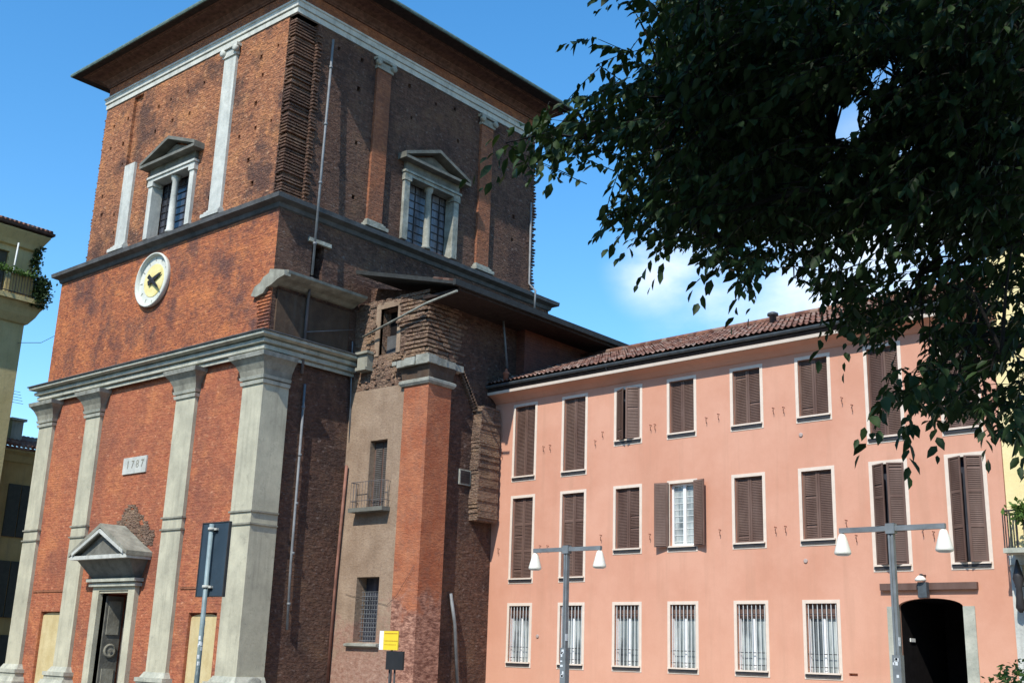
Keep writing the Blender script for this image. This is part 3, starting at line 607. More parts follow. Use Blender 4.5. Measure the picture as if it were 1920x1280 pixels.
# jagged stub on the front
pts = [(-28.05, 12.02), (-27.9, 12.28), (-27.65, 12.36), (-27.5, 12.52), (-27.25, 12.60), (-27.2, 12.72), (-26.5, 12.56), (-26.48, 12.40), (-26.8, 12.33), (-27.1, 12.2), (-27.3, 12.16), (-27.45, 12.0), (-27.8, 11.94)]
mb.fprism(FF, pts, -.14, 0.1)
mb.build('ruined_cornice', M['stone_capital'], CH)
mb = MB(); mb.add([FS.P(20.0, 12.745, -.78), FS.P(23.35, 12.63, -.78), FS.P(23.35, 12.80, 0), FS.P(20.0, 12.80, 0), FS.P(20.0, 12.47, -.80), FS.P(23.35, 12.47, -.80), FS.P(23.35, 12.75, 0.01), FS.P(20.0, 12.75, 0.01)], [(0, 1, 2, 3), (0, 4, 5, 1)]); 
mb = MB(); mold(mb, [(-40.3, 23.0), (-40.3, 20.4)], [(0, 12.0), (.2, 12.1), (.55, 12.3), (.6, 12.45), (0, 12.7)]); mold(mb, [(-40.3, 22.5), (-40.3, 20.35)], [(0, 11.25), (.3, 11.3), (.42, 11.36), (0, 11.5)])
mold(mb, [(-40.3, 22.5), (-40.3, 20.2)], [(0, 10.85), (.2, 10.9), (.25, 10.95), (0, 11.05)])
mb.build('ruined_cornice', M['stone_old'], CH)
mb = MB()   # broken brick below the stub
for k in range(26):
    z = 10.85+k*.055; d = .10+.10*math.sin(k*.9)+rr.uniform(0, .12) if z > 11.4 else rr.uniform(0, .05)
    mb.fbox(FF, -27.2-.55-d*.5, -27.195+.004*(k % 2), z, z+.052, -.015-.03*(k % 2), .02)
mb.build('brick_teeth', M['brick_front'], CH)
# inset panel under the ruined cornice
mb = MB(); mb.fbox(FS, 20.3, 23.2, 10.85, 12.15, -.06, .02); mb.build('side_panel', M['panel_brown'], CH)
mb = MB(); mb.fbox(FS, 21.3, 22.2, 14.02, 14.14, -.10, .02); mb.build('lintel', M['stone_old'], CH)
# drain pipes
def pipe(pts, r, mat, parent, name='drainpipe', brackets=0):
    mb = MB(); mb.tube(pts, r, 8)
    if brackets:
        a, b = Vector(pts[0]), Vector(pts[-1])
        for k in range(brackets): p = a.lerp(b, (k+.5)/brackets); mb.tube([p-Vector((0, 0, .04)), p+Vector((0, 0, .04))], r*1.5, 8)
    return mb.build(name, mat, parent)
pipe([P_X(625, 75, -27.0), P_X(585, 515, -26.75)], .04, M['pipe'], CH, brackets=4)
pipe([P_X(585, 520, -26.75), P_X(578, 560, -27.08), P_X(566, 700, -27.08)], .05, M['pipe_dark'], CH)
pipe([P_X(572, 720, -27.1), P_X(545, 1060, -27.1), P_X(538, 1180, -27.1)], .04, M['pipe'], CH, brackets=5)
pipe([P_X(661, 640, -27.1), P_X(655, 830, -27.1)], .025, M['pipe'], CH)
pipe([P_X(996, 380, -27.12), P_X(992, 532, -27.12), P_X(1004, 545, -26.8), P_X(1002, 580, -26.8)], .04, M['pipe'], CH)
pipe([P_X(575, 622, -27.0), P_X(662, 618, -27.0)], .012, M['pipe'], CH, 'cable')

# ------------------------------------------------------------------ side chapel
CP = thing('side_chapel', 'lower brick and tan plaster side chapel with an orange corner pier and small barred windows', 'chapel', (-25.4, 24.5, 0))
FC = Frame((0, 23.5), (1, 0), (0, -1)); FCS = Frame((-23.85, 0), (0, 1), (1, 0)); FPS = Frame((-23.65, 0), (0, 1), (1, 0))
mb = MB(); mb.wall(FC, -27.2, -24.69, 0, 9.55, [(-26.30, -25.32, 1.95, 3.82, .45), (-26.10, -25.34, 5.85, 7.92, .3)]); mb.build('wall', M['tan'], CP)['label'] = 'tan plaster front'
mb = MB(); mb.box(-24.68, -23.65, 23.44, 24.42, 0, 9.42); mb.build('corner_pier', M['pier'], CP)
mb = MB(); FB = Frame((0, 23.52), (1, 0), (0, -1))
mb.wall(FB, -27.19, -24.6, 9.55, 12.3, [(-26.0, -25.22, 10.62, 12.12, .5)])
for k in range(70):    # ragged top and torn-out stones
    u = -27.1+rr.uniform(0, 2.9); zt = 12.3+rr.uniform(0, .16); mb.fbox(FB, u, u+rr.uniform(.12, .3), 12.25, zt, -.02+rr.uniform(-.02, .03), .45)
for k in range(160):
    u = rr.uniform(-27.1, -24.9); z = rr.uniform(9.6, 12.2)
    if -26.2 < u < -25.15 and z > 10.4: continue
    mb.fbox(FB, u, u+rr.uniform(.08, .2), z, z+rr.uniform(.05, .1), -rr.uniform(.01, .06), .02)
mb.build('wall', M['brick_rough'], CP)['label'] = 'rough torn masonry of the upper storey'
mb = MB(); mb.fprism(Frame((0, 24.05), (1, 0), (0, -1)), [(-27.15, 12.0), (-24.0, 12.0), (-24.0, 12.45), (-27.15, 13.2)], 0, .2); mb.add([(-24.0, 24.1, 12.0), (-24.0, 30, 12.0), (-24.0, 30, 12.5), (-24.0, 24.1, 12.5)], [(0, 1, 2, 3)]); mb.build('attic_wall', M['brick_side'], CP)
mb = MB()      # upper corner of loose courses
z = 10.36; k = 0
while z < 12.35:
    h = rr.uniform(.07, .10); d = rr.uniform(.02, .09); a = rr.uniform(-.10, .10)
    xl = -24.85+a-(.25 if z > 11.3 else 0)
    x = xl
    while x < -23.95:
        L_ = rr.uniform(.18, .4); x2 = min(x+L_, -23.86+d); mb.box(x, x2-.01, 23.50-d-rr.uniform(-.02, .02), 23.9, z, z+h); x += L_
    y = 23.55-d
    d *= .6
    while y < 24.75:
        L_ = rr.uniform(.2, .45); mb.box(-24.2, -23.86+d+rr.uniform(-.02, .02), y, y+L_-.01, z, z+h); y += L_
    z += h+.045; k += 1
mb.box(-24.9, -23.90, 23.56, 24.7, 10.3, 12.3)
mb.build('toothed_corner', M['brick_rough'], CP)
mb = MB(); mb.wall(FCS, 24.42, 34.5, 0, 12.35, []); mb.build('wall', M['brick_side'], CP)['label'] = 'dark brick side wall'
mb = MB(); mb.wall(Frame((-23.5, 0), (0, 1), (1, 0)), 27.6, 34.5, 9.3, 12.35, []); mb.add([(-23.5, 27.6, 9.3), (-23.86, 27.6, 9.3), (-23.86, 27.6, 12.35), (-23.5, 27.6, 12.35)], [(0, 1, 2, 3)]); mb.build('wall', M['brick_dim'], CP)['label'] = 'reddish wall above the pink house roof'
# pier capital
mb = MB(); pp = [(-24.74, 23.56), (-24.74, 23.44), (-23.65, 23.44), (-23.65, 24.42), (-23.85, 24.42)]
mold(mb, pp, [(0, 9.42), (.05, 9.43), (.10, 9.50), (.10, 9.58), (.03, 9.62), (0, 9.62)]); CPL = mb.build('pier_capital', M['stone_old'], CP)
mb = MB(); mold(mb, pp, [(-.02, 9.62), (.03, 9.62), (.05, 9.85), (.10, 10.0), (-.02, 10.0)]); mb.build('capital_neck', M['panel_brown'], CPL)
mb = MB(); ys = 23.44
xs_ = [-25.05, -24.86, -24.5, -24.05, -23.55]
for k in range(4):
    pr = .22+rr.uniform(-.03, .03); mb.box(xs_[k], xs_[k+1]-.004, ys-pr, 23.6, 9.99+(.09 if k < 1 else rr.uniform(0, .02)), 10.2+rr.uniform(-.02, .03)+.03*k)
for k in range(4):
    y0_ = 23.24+1.6*k/4; pr = .15+rr.uniform(-.04, .03); mb.box(-23.8, -23.65+pr-.02*k, y0_, y0_+1.6/4-.004, 10.0+rr.uniform(0, .02), 10.27-.02*k+rr.uniform(-.02, .02))
mb.build('capital_slab', M['stone_old'], CPL)
mb = MB(); FX = Frame((0, 23.5), (1, 0), (0, -1))
mb.fbox(FX, -26.72, -26.24, 10.15, 10.25, -.30, .05); mb.fbox(FX, -26.72, -26.26, 10.25, 10.68, -.22, .05); mb.fbox(FX, -26.76, -26.2, 10.68, 10.76, -.3, .05); mb.build('corbel', M['stone_capital'], CP)
# stub of torn wall beside the pink house
mb = MB()
zz = 5.62; k = 0
while zz < 9.1:
    h = rr.uniform(.07, .12); a = .02*math.sin(k*.7)+rr.uniform(-.025, .025); top = max(0, (zz-8.6))*.35
    mb.box(-23.9, -23.50-top*.3+rr.uniform(-.02, .02), 25.62+a+top, 26.55, zz, zz+h); zz += h; k += 1
mb.build('wall_stub', M['brick_rough'], CP)
mb = MB()
for k in range(14): t_ = k/14; mb.box(-23.87, -23.72, 24.9+.75*t_, 25.05+.75*t_, 10.1-1.1*t_-.1, 10.1-1.1*t_+.04)
mb.build('broken_edge', M['brick_rough'], CP)
# chapel roof
rk0, rk1 = P_Y(668, 506, 23.0), P_Y(852, 524, 23.0)
X0, Z0, X1, Z1 = rk0.x, rk0.z, rk1.x, rk1.z
mb = MB()
mb.add([(X0, 23.0, Z0), (X1, 23.0, Z1), (X1, 34.5, Z1), (X0, 34.5, Z0), (X0, 23.0, Z0-.13), (X1, 23.0, Z1-.13), (X1, 34.5, Z1-.13), (X0, 34.5, Z0-.13)], [(0, 1, 2, 3), (4, 7, 6, 5), (0, 4, 5, 1), (1, 5, 6, 2), (2, 6, 7, 3), (3, 7, 4, 0)])
mb.build('roof', M['roof_dark'], CP)
mb = MB(); 
for i in range(58):
    y = 23.05+i*.2; mb.tube([(X1-.02, y, Z1-.02), (X1-.9, y, Z1-.02+.9*(Z0-Z1)/(X1-X0))], .06, 6)
mb.build('roof_tiles', M['tile_dark'], CP)
mb = MB(); mb.box(X1-.03, X1+.08, 22.98, 34.5, Z1-.16, Z1+.02); mb.build('gutter', M['roof_dark'], CP)
mb = MB(); mb.box(-23.95, X1-.05, 23.3, 34.4, Z1-.24, Z1-.15); mb.build('eaves', M['wood_soffit'], CP)
pipe([P_Y(857, 545, 22.95), P_Y(800, 568, 23.15), P_Y(680, 632, 23.3)], .035, M['stone_old'], CP)
pipe([P_Y(650, 872, 23.40), P_Y(630, 1080, 23.40), P_Y(612, 1290, 23.40)], .045, M['pipe_brown'], CP)
pipe([P_X(845, 1112, -23.78), P_X(853, 1170, -23.72), P_X(858, 1290, -23.72)], .05, M['pipe'], CP)
pipe([P_X(943, 590, -23.45), P_X(951, 690, -23.45)], .035, M['pipe'], CP)
pipe([P_Y(648, 1113, 23.47), (-24.9, 23.47, 3.0), (-24.4, 23.38, 3.3), (-23.8, 23.40, 4.1)], .005, M['black'], CP, 'cable')
# chapel windows
mb = MB(); mb.fbox(FC, -26.10, -25.34, 5.85, 7.92, .22, .29); W1 = mb.build('window', M['shutter'], CP); W1['label'] = 'brown shuttered window over a small balcony'
mb = MB()
for k in range(34): z = 5.92+k*.058; mb.fbox(FC, -26.04, -25.75, z, z+.035, .20, .225); mb.fbox(FC, -25.69, -25.40, z, z+.035, .20, .225)
mb.build('shutter', M['oldwood'], W1)
mb = MB(); mb.fbox(FC, -26.55, -25.05, 5.72, 5.84, -.33, .0); BL = mb.build('balcony', M['stone_dark'], CP)
mb = MB()
for z in (6.62, 6.05): 
    mb.tube([FC.P(-26.5, z, 0), FC.P(-26.5, z, -.3), FC.P(-25.1, z, -.3), FC.P(-25.1, z, 0)], .011, 5, False)
for k in range(12): u = -26.5+1.4*k/11; mb.tube([FC.P(u, 5.84, -.3), FC.P(u, 6.62, -.3)], .006, 5, False)
for u in (-26.5, -25.1):
    for w_ in (-.2, -.1): mb.tube([FC.P(u, 5.84, w_), FC.P(u, 6.62, w_)], .009, 5, False)
mb.build('railing', M['pipe_dark'], BL)
mb = MB(); mb.fbox(FC, -26.30, -25.32, 1.95, 3.82, .40, .44); W2 = mb.build('window', M['glass_dark'], CP); W2['label'] = 'deep window behind a lattice of bars'
mb = MB()
for k in range(9): u = -26.24+.86*k/8; mb.tube([FC.P(u, 1.95, .24), FC.P(u, 3.4, .24)], .009, 5, False)
for k in range(12): z = 2.0+1.4*k/11; mb.tube([FC.P(-26.28, z, .22), FC.P(-25.34, z, .22)], .009, 5, False)
mb.build('grille', M['pipe'], W2)
mb = MB(); mb.fprofile(FC, -26.55, -25.15, [(0, 1.80), (-.14, 1.84), (-.14, 1.9), (.2, 1.96), (.2, 1.8)]); mb.build('sill', M['stone_old'], W2)
mb = MB(); mb.fbox(FB, -25.98, -25.24, 10.62, 12.1, .40, .45); W3 = mb.build('window', M['dark'], CP); W3['label'] = 'dark opening under the roof'
mb = MB(); mb.fbox(FB, -26.2, -26.0, 10.6, 12.12, -.03, .1); mb.fbox(FB, -25.22, -25.05, 10.6, 12.12, -.03, .1); mb.fbox(FB, -26.2, -25.05, 12.12, 12.32, -.035, .1); mb.build('frame', M['tan'], W3)
mb = MB(); mb.fbox(FB, -25.99, -25.23, 10.66, 11.3, .30, .34); mb.build('shutter', M['slab'], W3)
mb = MB(); mb.fbox(FCS, 25.1, 25.6, 6.65, 7.12, -.06, 0); V = mb.build('vent', M['stone_old'], CP)
mb = MB()
for k in range(5): mb.fbox(FCS, 25.15, 25.55, 6.70+k*.075, 6.735+k*.075, -.075, -.06)
mb.fbox(FCS, 25.14, 25.56, 6.69, 7.08, -.064, -.0605); mb.build('vent_grille', M['iron'], V)

# ------------------------------------------------------------------ pink house
A = R(-2.63); PK0 = Vector((-24.05, 26.70)); dP = Vector((math.cos(A), math.sin(A))); nP = Vector((math.sin(A), -math.cos(A)))
FK = Frame(PK0, dP, nP)
PK = thing('pink_house', 'long three storey pink house with brown shutters and a tiled roof', 'house', FK.P(8, 0, 3))
cols = [(1.0, 2.0), (3.0, 4.0), (4.99, 6.0), (6.85, 7.83), (8.9, 9.9), (10.84, 11.83), (12.72, 13.68), (14.56, 15.5)]
TOPZ = 9.30
wins = []   # (u0, u1, z0, z1, kind)
for i, (a, b) in enumerate(cols):
    zb = 6.85 if i in (0, 1, 6, 7) else 7.57
    wins.append((a, b, zb, 9.28, 'ajar' if i == 2 else 'closed', 'top'))
    zb = 3.79 if i in (0, 1) else (3.84 if i > 5 else 4.51)
    wins.append((a, b, zb, 6.43, ('open' if i == 3 else 'ajar' if i > 5 else 'closed'), 'mid'))
    if i < 6: wins.append((a, b, 1.39, 3.23, 'grille', 'ground'))
tr = .085
ops = [(a+tr, b-tr, z0+tr+.06, z1-tr, .22) for a, b, z0, z1, k, r_ in wins]
DU0, DU1, DZ = 13.26, 14.76, 3.26
ops.append((DU0, DU1, 0, DZ, 2.6)); ops.append((11.98, 12.2, 1.5, 1.56, .1))
mb = MB(); mb.wall(FK, .02, 15.85, 0, 9.62, ops)
ob = FK.P(15.85, 0, 0); ob2 = FK.P(15.85, 0, 9)
mb.add([FK.P(15.85, 0, 0), FK.P(15.85, 0, 9), FK.P(15.85, 9.6, 9), FK.P(15.85, 9.6, 0)], [(0, 1, 2, 3)])
PKW = mb.build('wall', M['pink'], PK)
# arch spandrels of the gateway
mb = MB(); uc = (DU0+DU1)/2; r0 = (DU1-DU0)/2
arc = [(uc-r0*math.cos(t), 3.05+.19*math.sin(t)) for t in [math.pi*i/14 for i in range(15)]]
mb.fprism(FK, [(DU0, DZ)] + [(DU0, 3.05)] + arc[1:8] + [(uc, DZ)], .002, .12); mb.fprism(FK, [(uc, DZ)] + arc[7:14] + [(DU1, 3.05), (DU1, DZ)], .002, .12); mb.build('arch', M['pink'], PK)
mb = MB(); mb.fbox(FK, DU0-.26, DU0, 0, 3.06, -.02, .11); mb.fbox(FK, DU1, DU1+.26, 0, 3.06, -.02, .11); mb.build('door_jamb', M['stone'], PK)
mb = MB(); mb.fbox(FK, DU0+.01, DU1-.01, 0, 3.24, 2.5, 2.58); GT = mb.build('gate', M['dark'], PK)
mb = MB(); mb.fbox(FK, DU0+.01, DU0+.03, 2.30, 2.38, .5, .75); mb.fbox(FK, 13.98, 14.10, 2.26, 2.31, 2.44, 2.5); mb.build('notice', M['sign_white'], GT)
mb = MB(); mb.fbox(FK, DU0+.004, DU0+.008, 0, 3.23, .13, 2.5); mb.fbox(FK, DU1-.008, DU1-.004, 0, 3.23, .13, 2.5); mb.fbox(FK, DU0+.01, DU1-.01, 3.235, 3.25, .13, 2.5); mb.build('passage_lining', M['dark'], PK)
mb = MB(); mb.fbox(FK, 12.89, 15.13, 3.42, 3.57, -.10, .0); mb.build('door_beam', M['shutter'], PK)
mb = MB(); mb.tube([FK.P(13.95, 3.74, 0), FK.P(13.95, 3.72, -.22)], .02, 6); mb.lathe((FK.P(13.95, 0, -.22)[0], FK.P(13.95, 0, -.22)[1], 3.6), [(.03, .16), (.05, .12)], 10); LN = mb.build('wall_lamp', M['iron'], PK)
mb = MB(); mb.lathe((FK.P(13.93, 0, -.22)[0], FK.P(13.93, 0, -.22)[1], 3.6), [(.12, .0), (.12, .05), (.05, .12), (.02, .12)], 14); mb.build('lamp_shade', M['lamp_shade'], LN)
mb = MB(); mb.fbox(FK, 13.86, 14.06, 3.24, 3.58, -.24, -.10); mb.build('lamp_box', M['gutter'], LN)
def shutter_pair(u0, u1, z0, z1, ang, parent, w0, label=None, louvre=True):
    """two louvred leaves hinged at the jambs, opened by ang degrees"""
    L = (u1-u0)/2 - .004
    for s_, uh in ((1, u0), (-1, u1)):
        a = R(ang); mb = MB(); th = .035
        def q(d, z, t): return FK.P(uh + s_*(d*math.cos(a) + t*math.sin(a)*0), z, w0 - d*math.sin(a) - t)
        def slab(d0, d1, za, zb, t0, t1):
            vs = [q(d, z, t) for z in (za, zb) for t in (t0, t1) for d in (d0, d1)]
            mb.add(vs, [(0, 2, 3, 1), (4, 5, 7, 6), (0, 1, 5, 4), (2, 6, 7, 3), (0, 4, 6, 2), (1, 3, 7, 5)])
        slab(0, .05, z0, z1, 0, th); slab(L-.05, L, z0, z1, 0, th)
        n = 2 if z1-z0 > 2.2 else 1; zs = [z0+(z1-z0)*k/(n+1) for k in range(n+2)] if n > 1 else [z0, z1]
        for k, zz in enumerate(zs): slab(.05, L-.05, max(z0, zz-.035), min(z1, zz+.035), 0, th)
        z = z0+.04
        while z < z1-.05:
            if random.random() < .012: z += .042; continue
            vs = [q(.05, z, .004), q(L-.05, z, .004), q(L-.05, z-.014, .030), q(.05, z-.014, .030), q(.05, z+.028, .004), q(L-.05, z+.028, .004)]
            mb.add(vs, [(0, 1, 2, 3), (3, 2, 5, 4)]); z += .042
        slab(.05, L-.05, z0, z1, -.002, .002)
        mb.build('shutter', M['shutter'], parent)
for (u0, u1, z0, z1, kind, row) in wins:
    mb = MB()       # painted surround, a hair proud of the wall
    zt = z1
    zs = z0+.16     # sill height
    mb.fbox(FK, u0, u0+tr, z0, zt, -.012, .02); mb.fbox(FK, u1-tr, u1, z0, zt, -.012, .02); mb.fbox(FK, u0+tr, u1-tr, z0, z0+.105, -.012, .02)
    if row != 'topx': mb.fbox(FK, u0+tr, u1-tr, zt-tr, zt, -.012, .02)
    W = mb.build('window', M['white_trim'], PK)
    mb = MB(); mb.fbox(FK, u0+.03, u1-.03, zs-.04, zs, -.07, .2); SI = mb.build('sill', M['white_trim'], W)
    mb = MB(); mb.fbox(FK, u0+.045, u1-.045, z0+.052, zs-.041, -.045, .0); mb.build('sill_shadow_strip', M['iron'], W)  # dark strip standing in for the shadow below the sill
    a, b, c, d = u0+tr, u1-tr, zs, z1-tr
    if kind == 'closed': shutter_pair(a+.004, b-.004, c+.01, d, random.choice((0, 0, .8, 1.6)), W, .10)
    elif kind == 'ajar':
        mb = MB(); mb.fbox(FK, a, b, c, d, .17, .2); mb.build('pane', M['glass_dark'], W)
        shutter_pair(a+.004, b-.004, c-.0, d, 27, W, .03)
        if row == 'mid': W['label'] = 'tall window with its shutters pushed half open'
    elif kind == 'open':
        mb = MB(); mb.fbox(FK, a, b, c, d, .17, .2); mb.build('pane', M['curtain'], W)
        mb = MB(); mid = (a+b)/2
        for x0, x1 in ((a, a+.05), (mid-.045, mid+.045), (b-.05, b)): mb.fbox(FK, x0, x1, c, d, .11, .17)
        for z_ in (c, d-.06): mb.fbox(FK, a+.05, mid-.045, z_, z_+.06, .115, .165); mb.fbox(FK, mid+.045, b-.05, z_, z_+.06, .115, .165)
        mb.build('casement', M['white_wood'], W)
        mb = MB()
        for k in range(9): z_ = c+.12+k*.17; mb.fbox(FK, a+.05, b-.05, z_, z_+.018, .158, .169)
        mb.build('glazing_bars', M['grille'], W)
        for uh, s_ in ((a-.01, -1), (b+.01, 1)):
            mb = MB(); w_ = .40; y0 = -.05; ang = R(14)
            vs = [FK.P(uh+s_*dd*math.cos(ang), z_, -.04-dd*math.sin(ang)-t_) for z_ in (c-.02, d+.03) for t_ in (0, .04) for dd in (.0, w_)]
            mb.add(vs, [(0, 2, 3, 1), (4, 5, 7, 6), (0, 1, 5, 4), (2, 6, 7, 3), (0, 4, 6, 2), (1, 3, 7, 5)])
            z_ = c+.03
            while z_ < d: 
                vs = [FK.P(uh+s_*dd*math.cos(ang), z_-zz_, -.085-dd*math.sin(ang)+tt) for zz_, tt in ((0, .0), (.018, -.015), (-.02, .0)) for dd in (.05, w_-.05)]
                mb.add(vs, [(0, 1, 3, 2), (2, 3, 5, 4)]); z_ += .042
            mb.build('shutter', M['shutter'], W)
        W['label'] = 'open window with white casement and shutters folded back'
    else:
        mb = MB(); mb.fbox(FK, a, b, c, d, .17, .2); mb.build('pane', M['curtain'], W)
        mb = MB(); mb.fbox(FK, a, b, d-.34, d, .10, .16); mb.build('roller_blind', M['shutter'], W)
        mb = MB(); mid = (a+b)/2
        for x0, x1 in ((a, a+.045), (mid-.035, mid+.035), (b-.045, b)): mb.fbox(FK, x0, x1, c, d-.34, .12, .17)
        mb.build('casement', M['white_wood'], W)
        mb = MB()
        for k in range(7): u = a+.05+(b-a-.1)*k/6; mb.tube([FK.P(u, c, .03), FK.P(u, d, .03)], .011, 6, False)
        mb.build('grille', M['grille'], W)
        for z_ in (c+.12, c+.42, d-.25): mb = MB(); mb.tube([FK.P(a, z_, .045), FK.P(b, z_, .045)], .010, 5, False); mb.build('grille_rail', M['iron'], W)
# shutter stops and vents on the wall
U_ = lambda px, py: (lambda d: None)
def on_pink(px, py):
    d = pdir(px, py); n2 = Vector((nP.x, nP.y)); t_ = n2.dot(PK0)/(n2.x*d.x+n2.y*d.y); p = d*t_
    return ((Vector((p.x, p.y))-PK0).dot(dP), EYE+p.z)
c1 = lambda x, y: (880+x*.2734, 540+y*.2734)
c2 = lambda x, y: (1400+x*.2734, 540+y*.2734)
c3 = lambda x, y: (880+x*.3125, 880+y*.3125)
c4_ = lambda x, y: (1400+x*.3125, 880+y*.3125)
for q in [c1(230, 1150), c1(515, 1110), c1(560, 1100), c1(870, 1070), c1(920, 1010), c1(1250, 965), c1(1280, 960), c1(1632, 915), c1(1715, 890), c2(190, 850), c2(260, 845), c2(660, 780), c2(730, 830),
          c3(180, 495), c3(795, 415), c3(1090, 410), c3(1510, 385), c3(430, 478), c3(475, 478), c4_(180, 370), c4_(240, 365), c4_(605, 330), c4_(665, 420), c4_(1065, 385), c4_(1130, 400)]:
    u, z = on_pink(*q); mb = MB(); mb.tube([FK.P(u, z+.10, 0), FK.P(u-.03, z+.11, -.06), FK.P(u+.01, z+.03, -.07), FK.P(u, z-.06, -.05)], .010, 6); mb.build('shutter_stop', M['rust'], PK)
for q in ((1502, 815), (1511, 1051), (1008, 1192)):
    u, z = on_pink(*q); mb = MB(); mb.lathe((u, z, 0), [(.055, -.01), (.055, .02), (.04, .025)], 14, True, FK); mb.build('vent', M['vent_grey'], PK)
# eaves: pink cove, white band, gutter
mb = MB(); mb.fprofile(FK, .22, 15.95, [(.05, 9.36), (-.04, 9.40), (-.10, 9.46), (-.18, 9.52), (-.36, 9.60), (-.36, 9.69), (.05, 9.69)]); mb.build('eaves_cove', M['pink'], PK)
mb = MB(); mb.fprofile(FK, .18, 15.95, [(-.361, 9.61), (-.415, 9.61), (-.43, 9.69), (-.1, 9.697), (-.1, 9.692), (-.361, 9.69)]); mb.build('white_band', M['white_trim'], PK)
mb = MB(); mb.fprofile(FK, .15, 15.95, [(-.36, 9.70), (-.39, 9.70), (-.41, 9.80), (-.36, 9.84), (-.36, 9.88), (.1, 9.88), (.1, 9.70)]); mb.build('fascia', M['wood_soffit'], PK)
gp = [(-.43+.07*math.cos(math.pi+math.pi*k/8)-.02, 9.89+.075*math.sin(math.pi+math.pi*k/8)) for k in range(9)]
mb = MB(); mb.fprofile(FK, .10, 15.95, gp + [(-.39, 9.90)] + [(-.45+.055*math.cos(2*math.pi-math.pi*k/8), 9.89+.06*math.sin(2*math.pi-math.pi*k/8)) for k in range(1, 8)] + [(-.51, 9.90)]); mb.build('gutter', M['gutter'], PK)
mb = MB(); mb.tube([FK.P(5.02, 9.65, -.36), FK.P(5.02, 9.90, -.50)], .02, 6); mb.tube([FK.P(12.9, 9.65, -.36), FK.P(12.9, 9.90, -.50)], .02, 6); mb.build('gutter_bracket', M['iron'], PK)
# barrel tile roof
mb = MB(); per = .17; nu = int(16.0/per)*6; rows = 14; W0, W1_ = -.50, 4.0; ZR0, ZR1 = 9.93, 11.72
vs = []; idx = 0; fs = []
for r_ in range(rows):
    f0, f1 = r_/rows, (r_+1)/rows
    for e, (f_, lift) in enumerate(((f0, .05), (f1+.004, .012))):
        for k in range(nu+1):
            u = -.15+k*per/6; ph = 2*math.pi*k/6; jit = .012*math.sin(k//6*3.1+r_*1.7)
            h = .027*math.cos(ph) + lift + jit
            vs.append(FK.P(u, ZR0+(ZR1-ZR0)*f_+h, W0+(W1_-W0)*f_))
    b0 = r_*2*(nu+1)
    for k in range(nu): fs.append((b0+k, b0+k+1, b0+nu+1+k+1, b0+nu+1+k))
    # front lip of the course
    if r_ == 0:
        for k in range(0, nu+1): pass
mb.add(vs, fs, False)
mb.build('roof', M['tile'], PK)
mb = MB(); mb.add([FK.P(-.15, ZR0-.02, W0+.03), FK.P(15.9, ZR0-.02, W0+.03), FK.P(15.9, ZR1-.02, W1_), FK.P(-.15, ZR1-.02, W1_), FK.P(15.9, ZR0-.02, 8.5), FK.P(-.15, ZR0-.02, 8.5)], [(0, 1, 2, 3), (3, 2, 4, 5)]); mb.build('roof_underlay', M['wood_soffit'], PK)
mb = MB(); mb.tube([FK.P(-.1, ZR1+.06, W1_), FK.P(15.9, ZR1+.06, W1_)], .11, 8); mb.build('ridge', M['tile'], PK)
mb = MB(); p = FK.P(.75, 10.02, -.15); mb.lathe((p[0], p[1], 9.95), [(.09, 0), (.085, .32), (.11, .34), (.11, .38), (.05, .42), (.04, .5), (.0, .52)], 12); mb.build('chimney_pot', M['terracotta'], PK)
p = FK.P(8.55, 0, 2.9); mb = MB(); mb.lathe((p[0], p[1], 11.1), [(.10, 0), (.10, .42), (.16, .43), (.16, .50), (.08, .54)], 12); mb.build('chimney_pot', M['gutter'], PK)

# ------------------------------------------------------------------ yellow house on the right
YH = thing('yellow_house', 'pale yellow house next to the pink house, behind the tree', 'house', FK.P(19.5, 0, 3))
mb = MB(); mb.wall(FK, 15.87, 27, 0, 13.5, [(19.2, 20.3, 5.2, 7.4, .25), (22.2, 23.3, 5.2, 7.4, .25), (19.2, 20.3, 8.8, 11, .25), (22.2, 23.3, 8.8, 11, .25), (16.15, 17.6, 0, 4.2, .5)])
mb.add([FK.P(15.87, 0, 0), FK.P(15.87, 0, 9), FK.P(15.87, 13.5, 9), FK.P(15.87, 13.5, 0)], [(0, 1, 2, 3)]); mb.add([FK.P(27, 0, 0), FK.P(27, 0, 9), FK.P(27, 13.5, 9), FK.P(27, 13.5, 0)], [(0, 1, 2, 3)])
mb.build('wall', M['yellow'], YH)
mb = MB(); mb.fbox(FK, 15.6, 27.3, 13.5, 13.7, -.6, 9.3); mb.build('roof', M['tile'], YH)
mb = MB(); mb.fbox(FK, 15.88, 16.12, 0, 3.9, -.10, .1); mb.fbox(FK, 15.88, 17.9, 3.9, 4.1, -.16, .1); mb.build('door_surround', M['stone_white'], YH)
mb = MB(); mb.fbox(FK, 16.13, 17.6, 0, 3.88, .35, .4); mb.build('door', M['dark'], YH)
for a, z in ((19.2, 5.2), (22.2, 5.2), (19.2, 8.8), (22.2, 8.8)):
    mb = MB(); mb.fbox(FK, a, a+1.1, z, z+2.2, .12, .2); mb.build('window', M['shutter'], YH)
mb = MB(); mb.fbox(FK, 16.0, 17.9, 4.1, 4.2, -.75, 0); BB = mb.build('balcony', M['stone'], YH)
mb = MB()
for k in range(14): u = 16.03+k*.14; mb.tube([FK.P(u, 4.2, -.72), FK.P(u, 4.98, -.72)], .014, 5, False)
for k in range(5): mb.tube([FK.P(16.03, 4.2, -.15*k), FK.P(16.03, 4.98, -.15*k)], .014, 5, False)
mb.tube([FK.P(16.03, 4.98, 0), FK.P(16.03, 4.98, -.72), FK.P(17.88, 4.98, -.72)], .02, 6, False); 
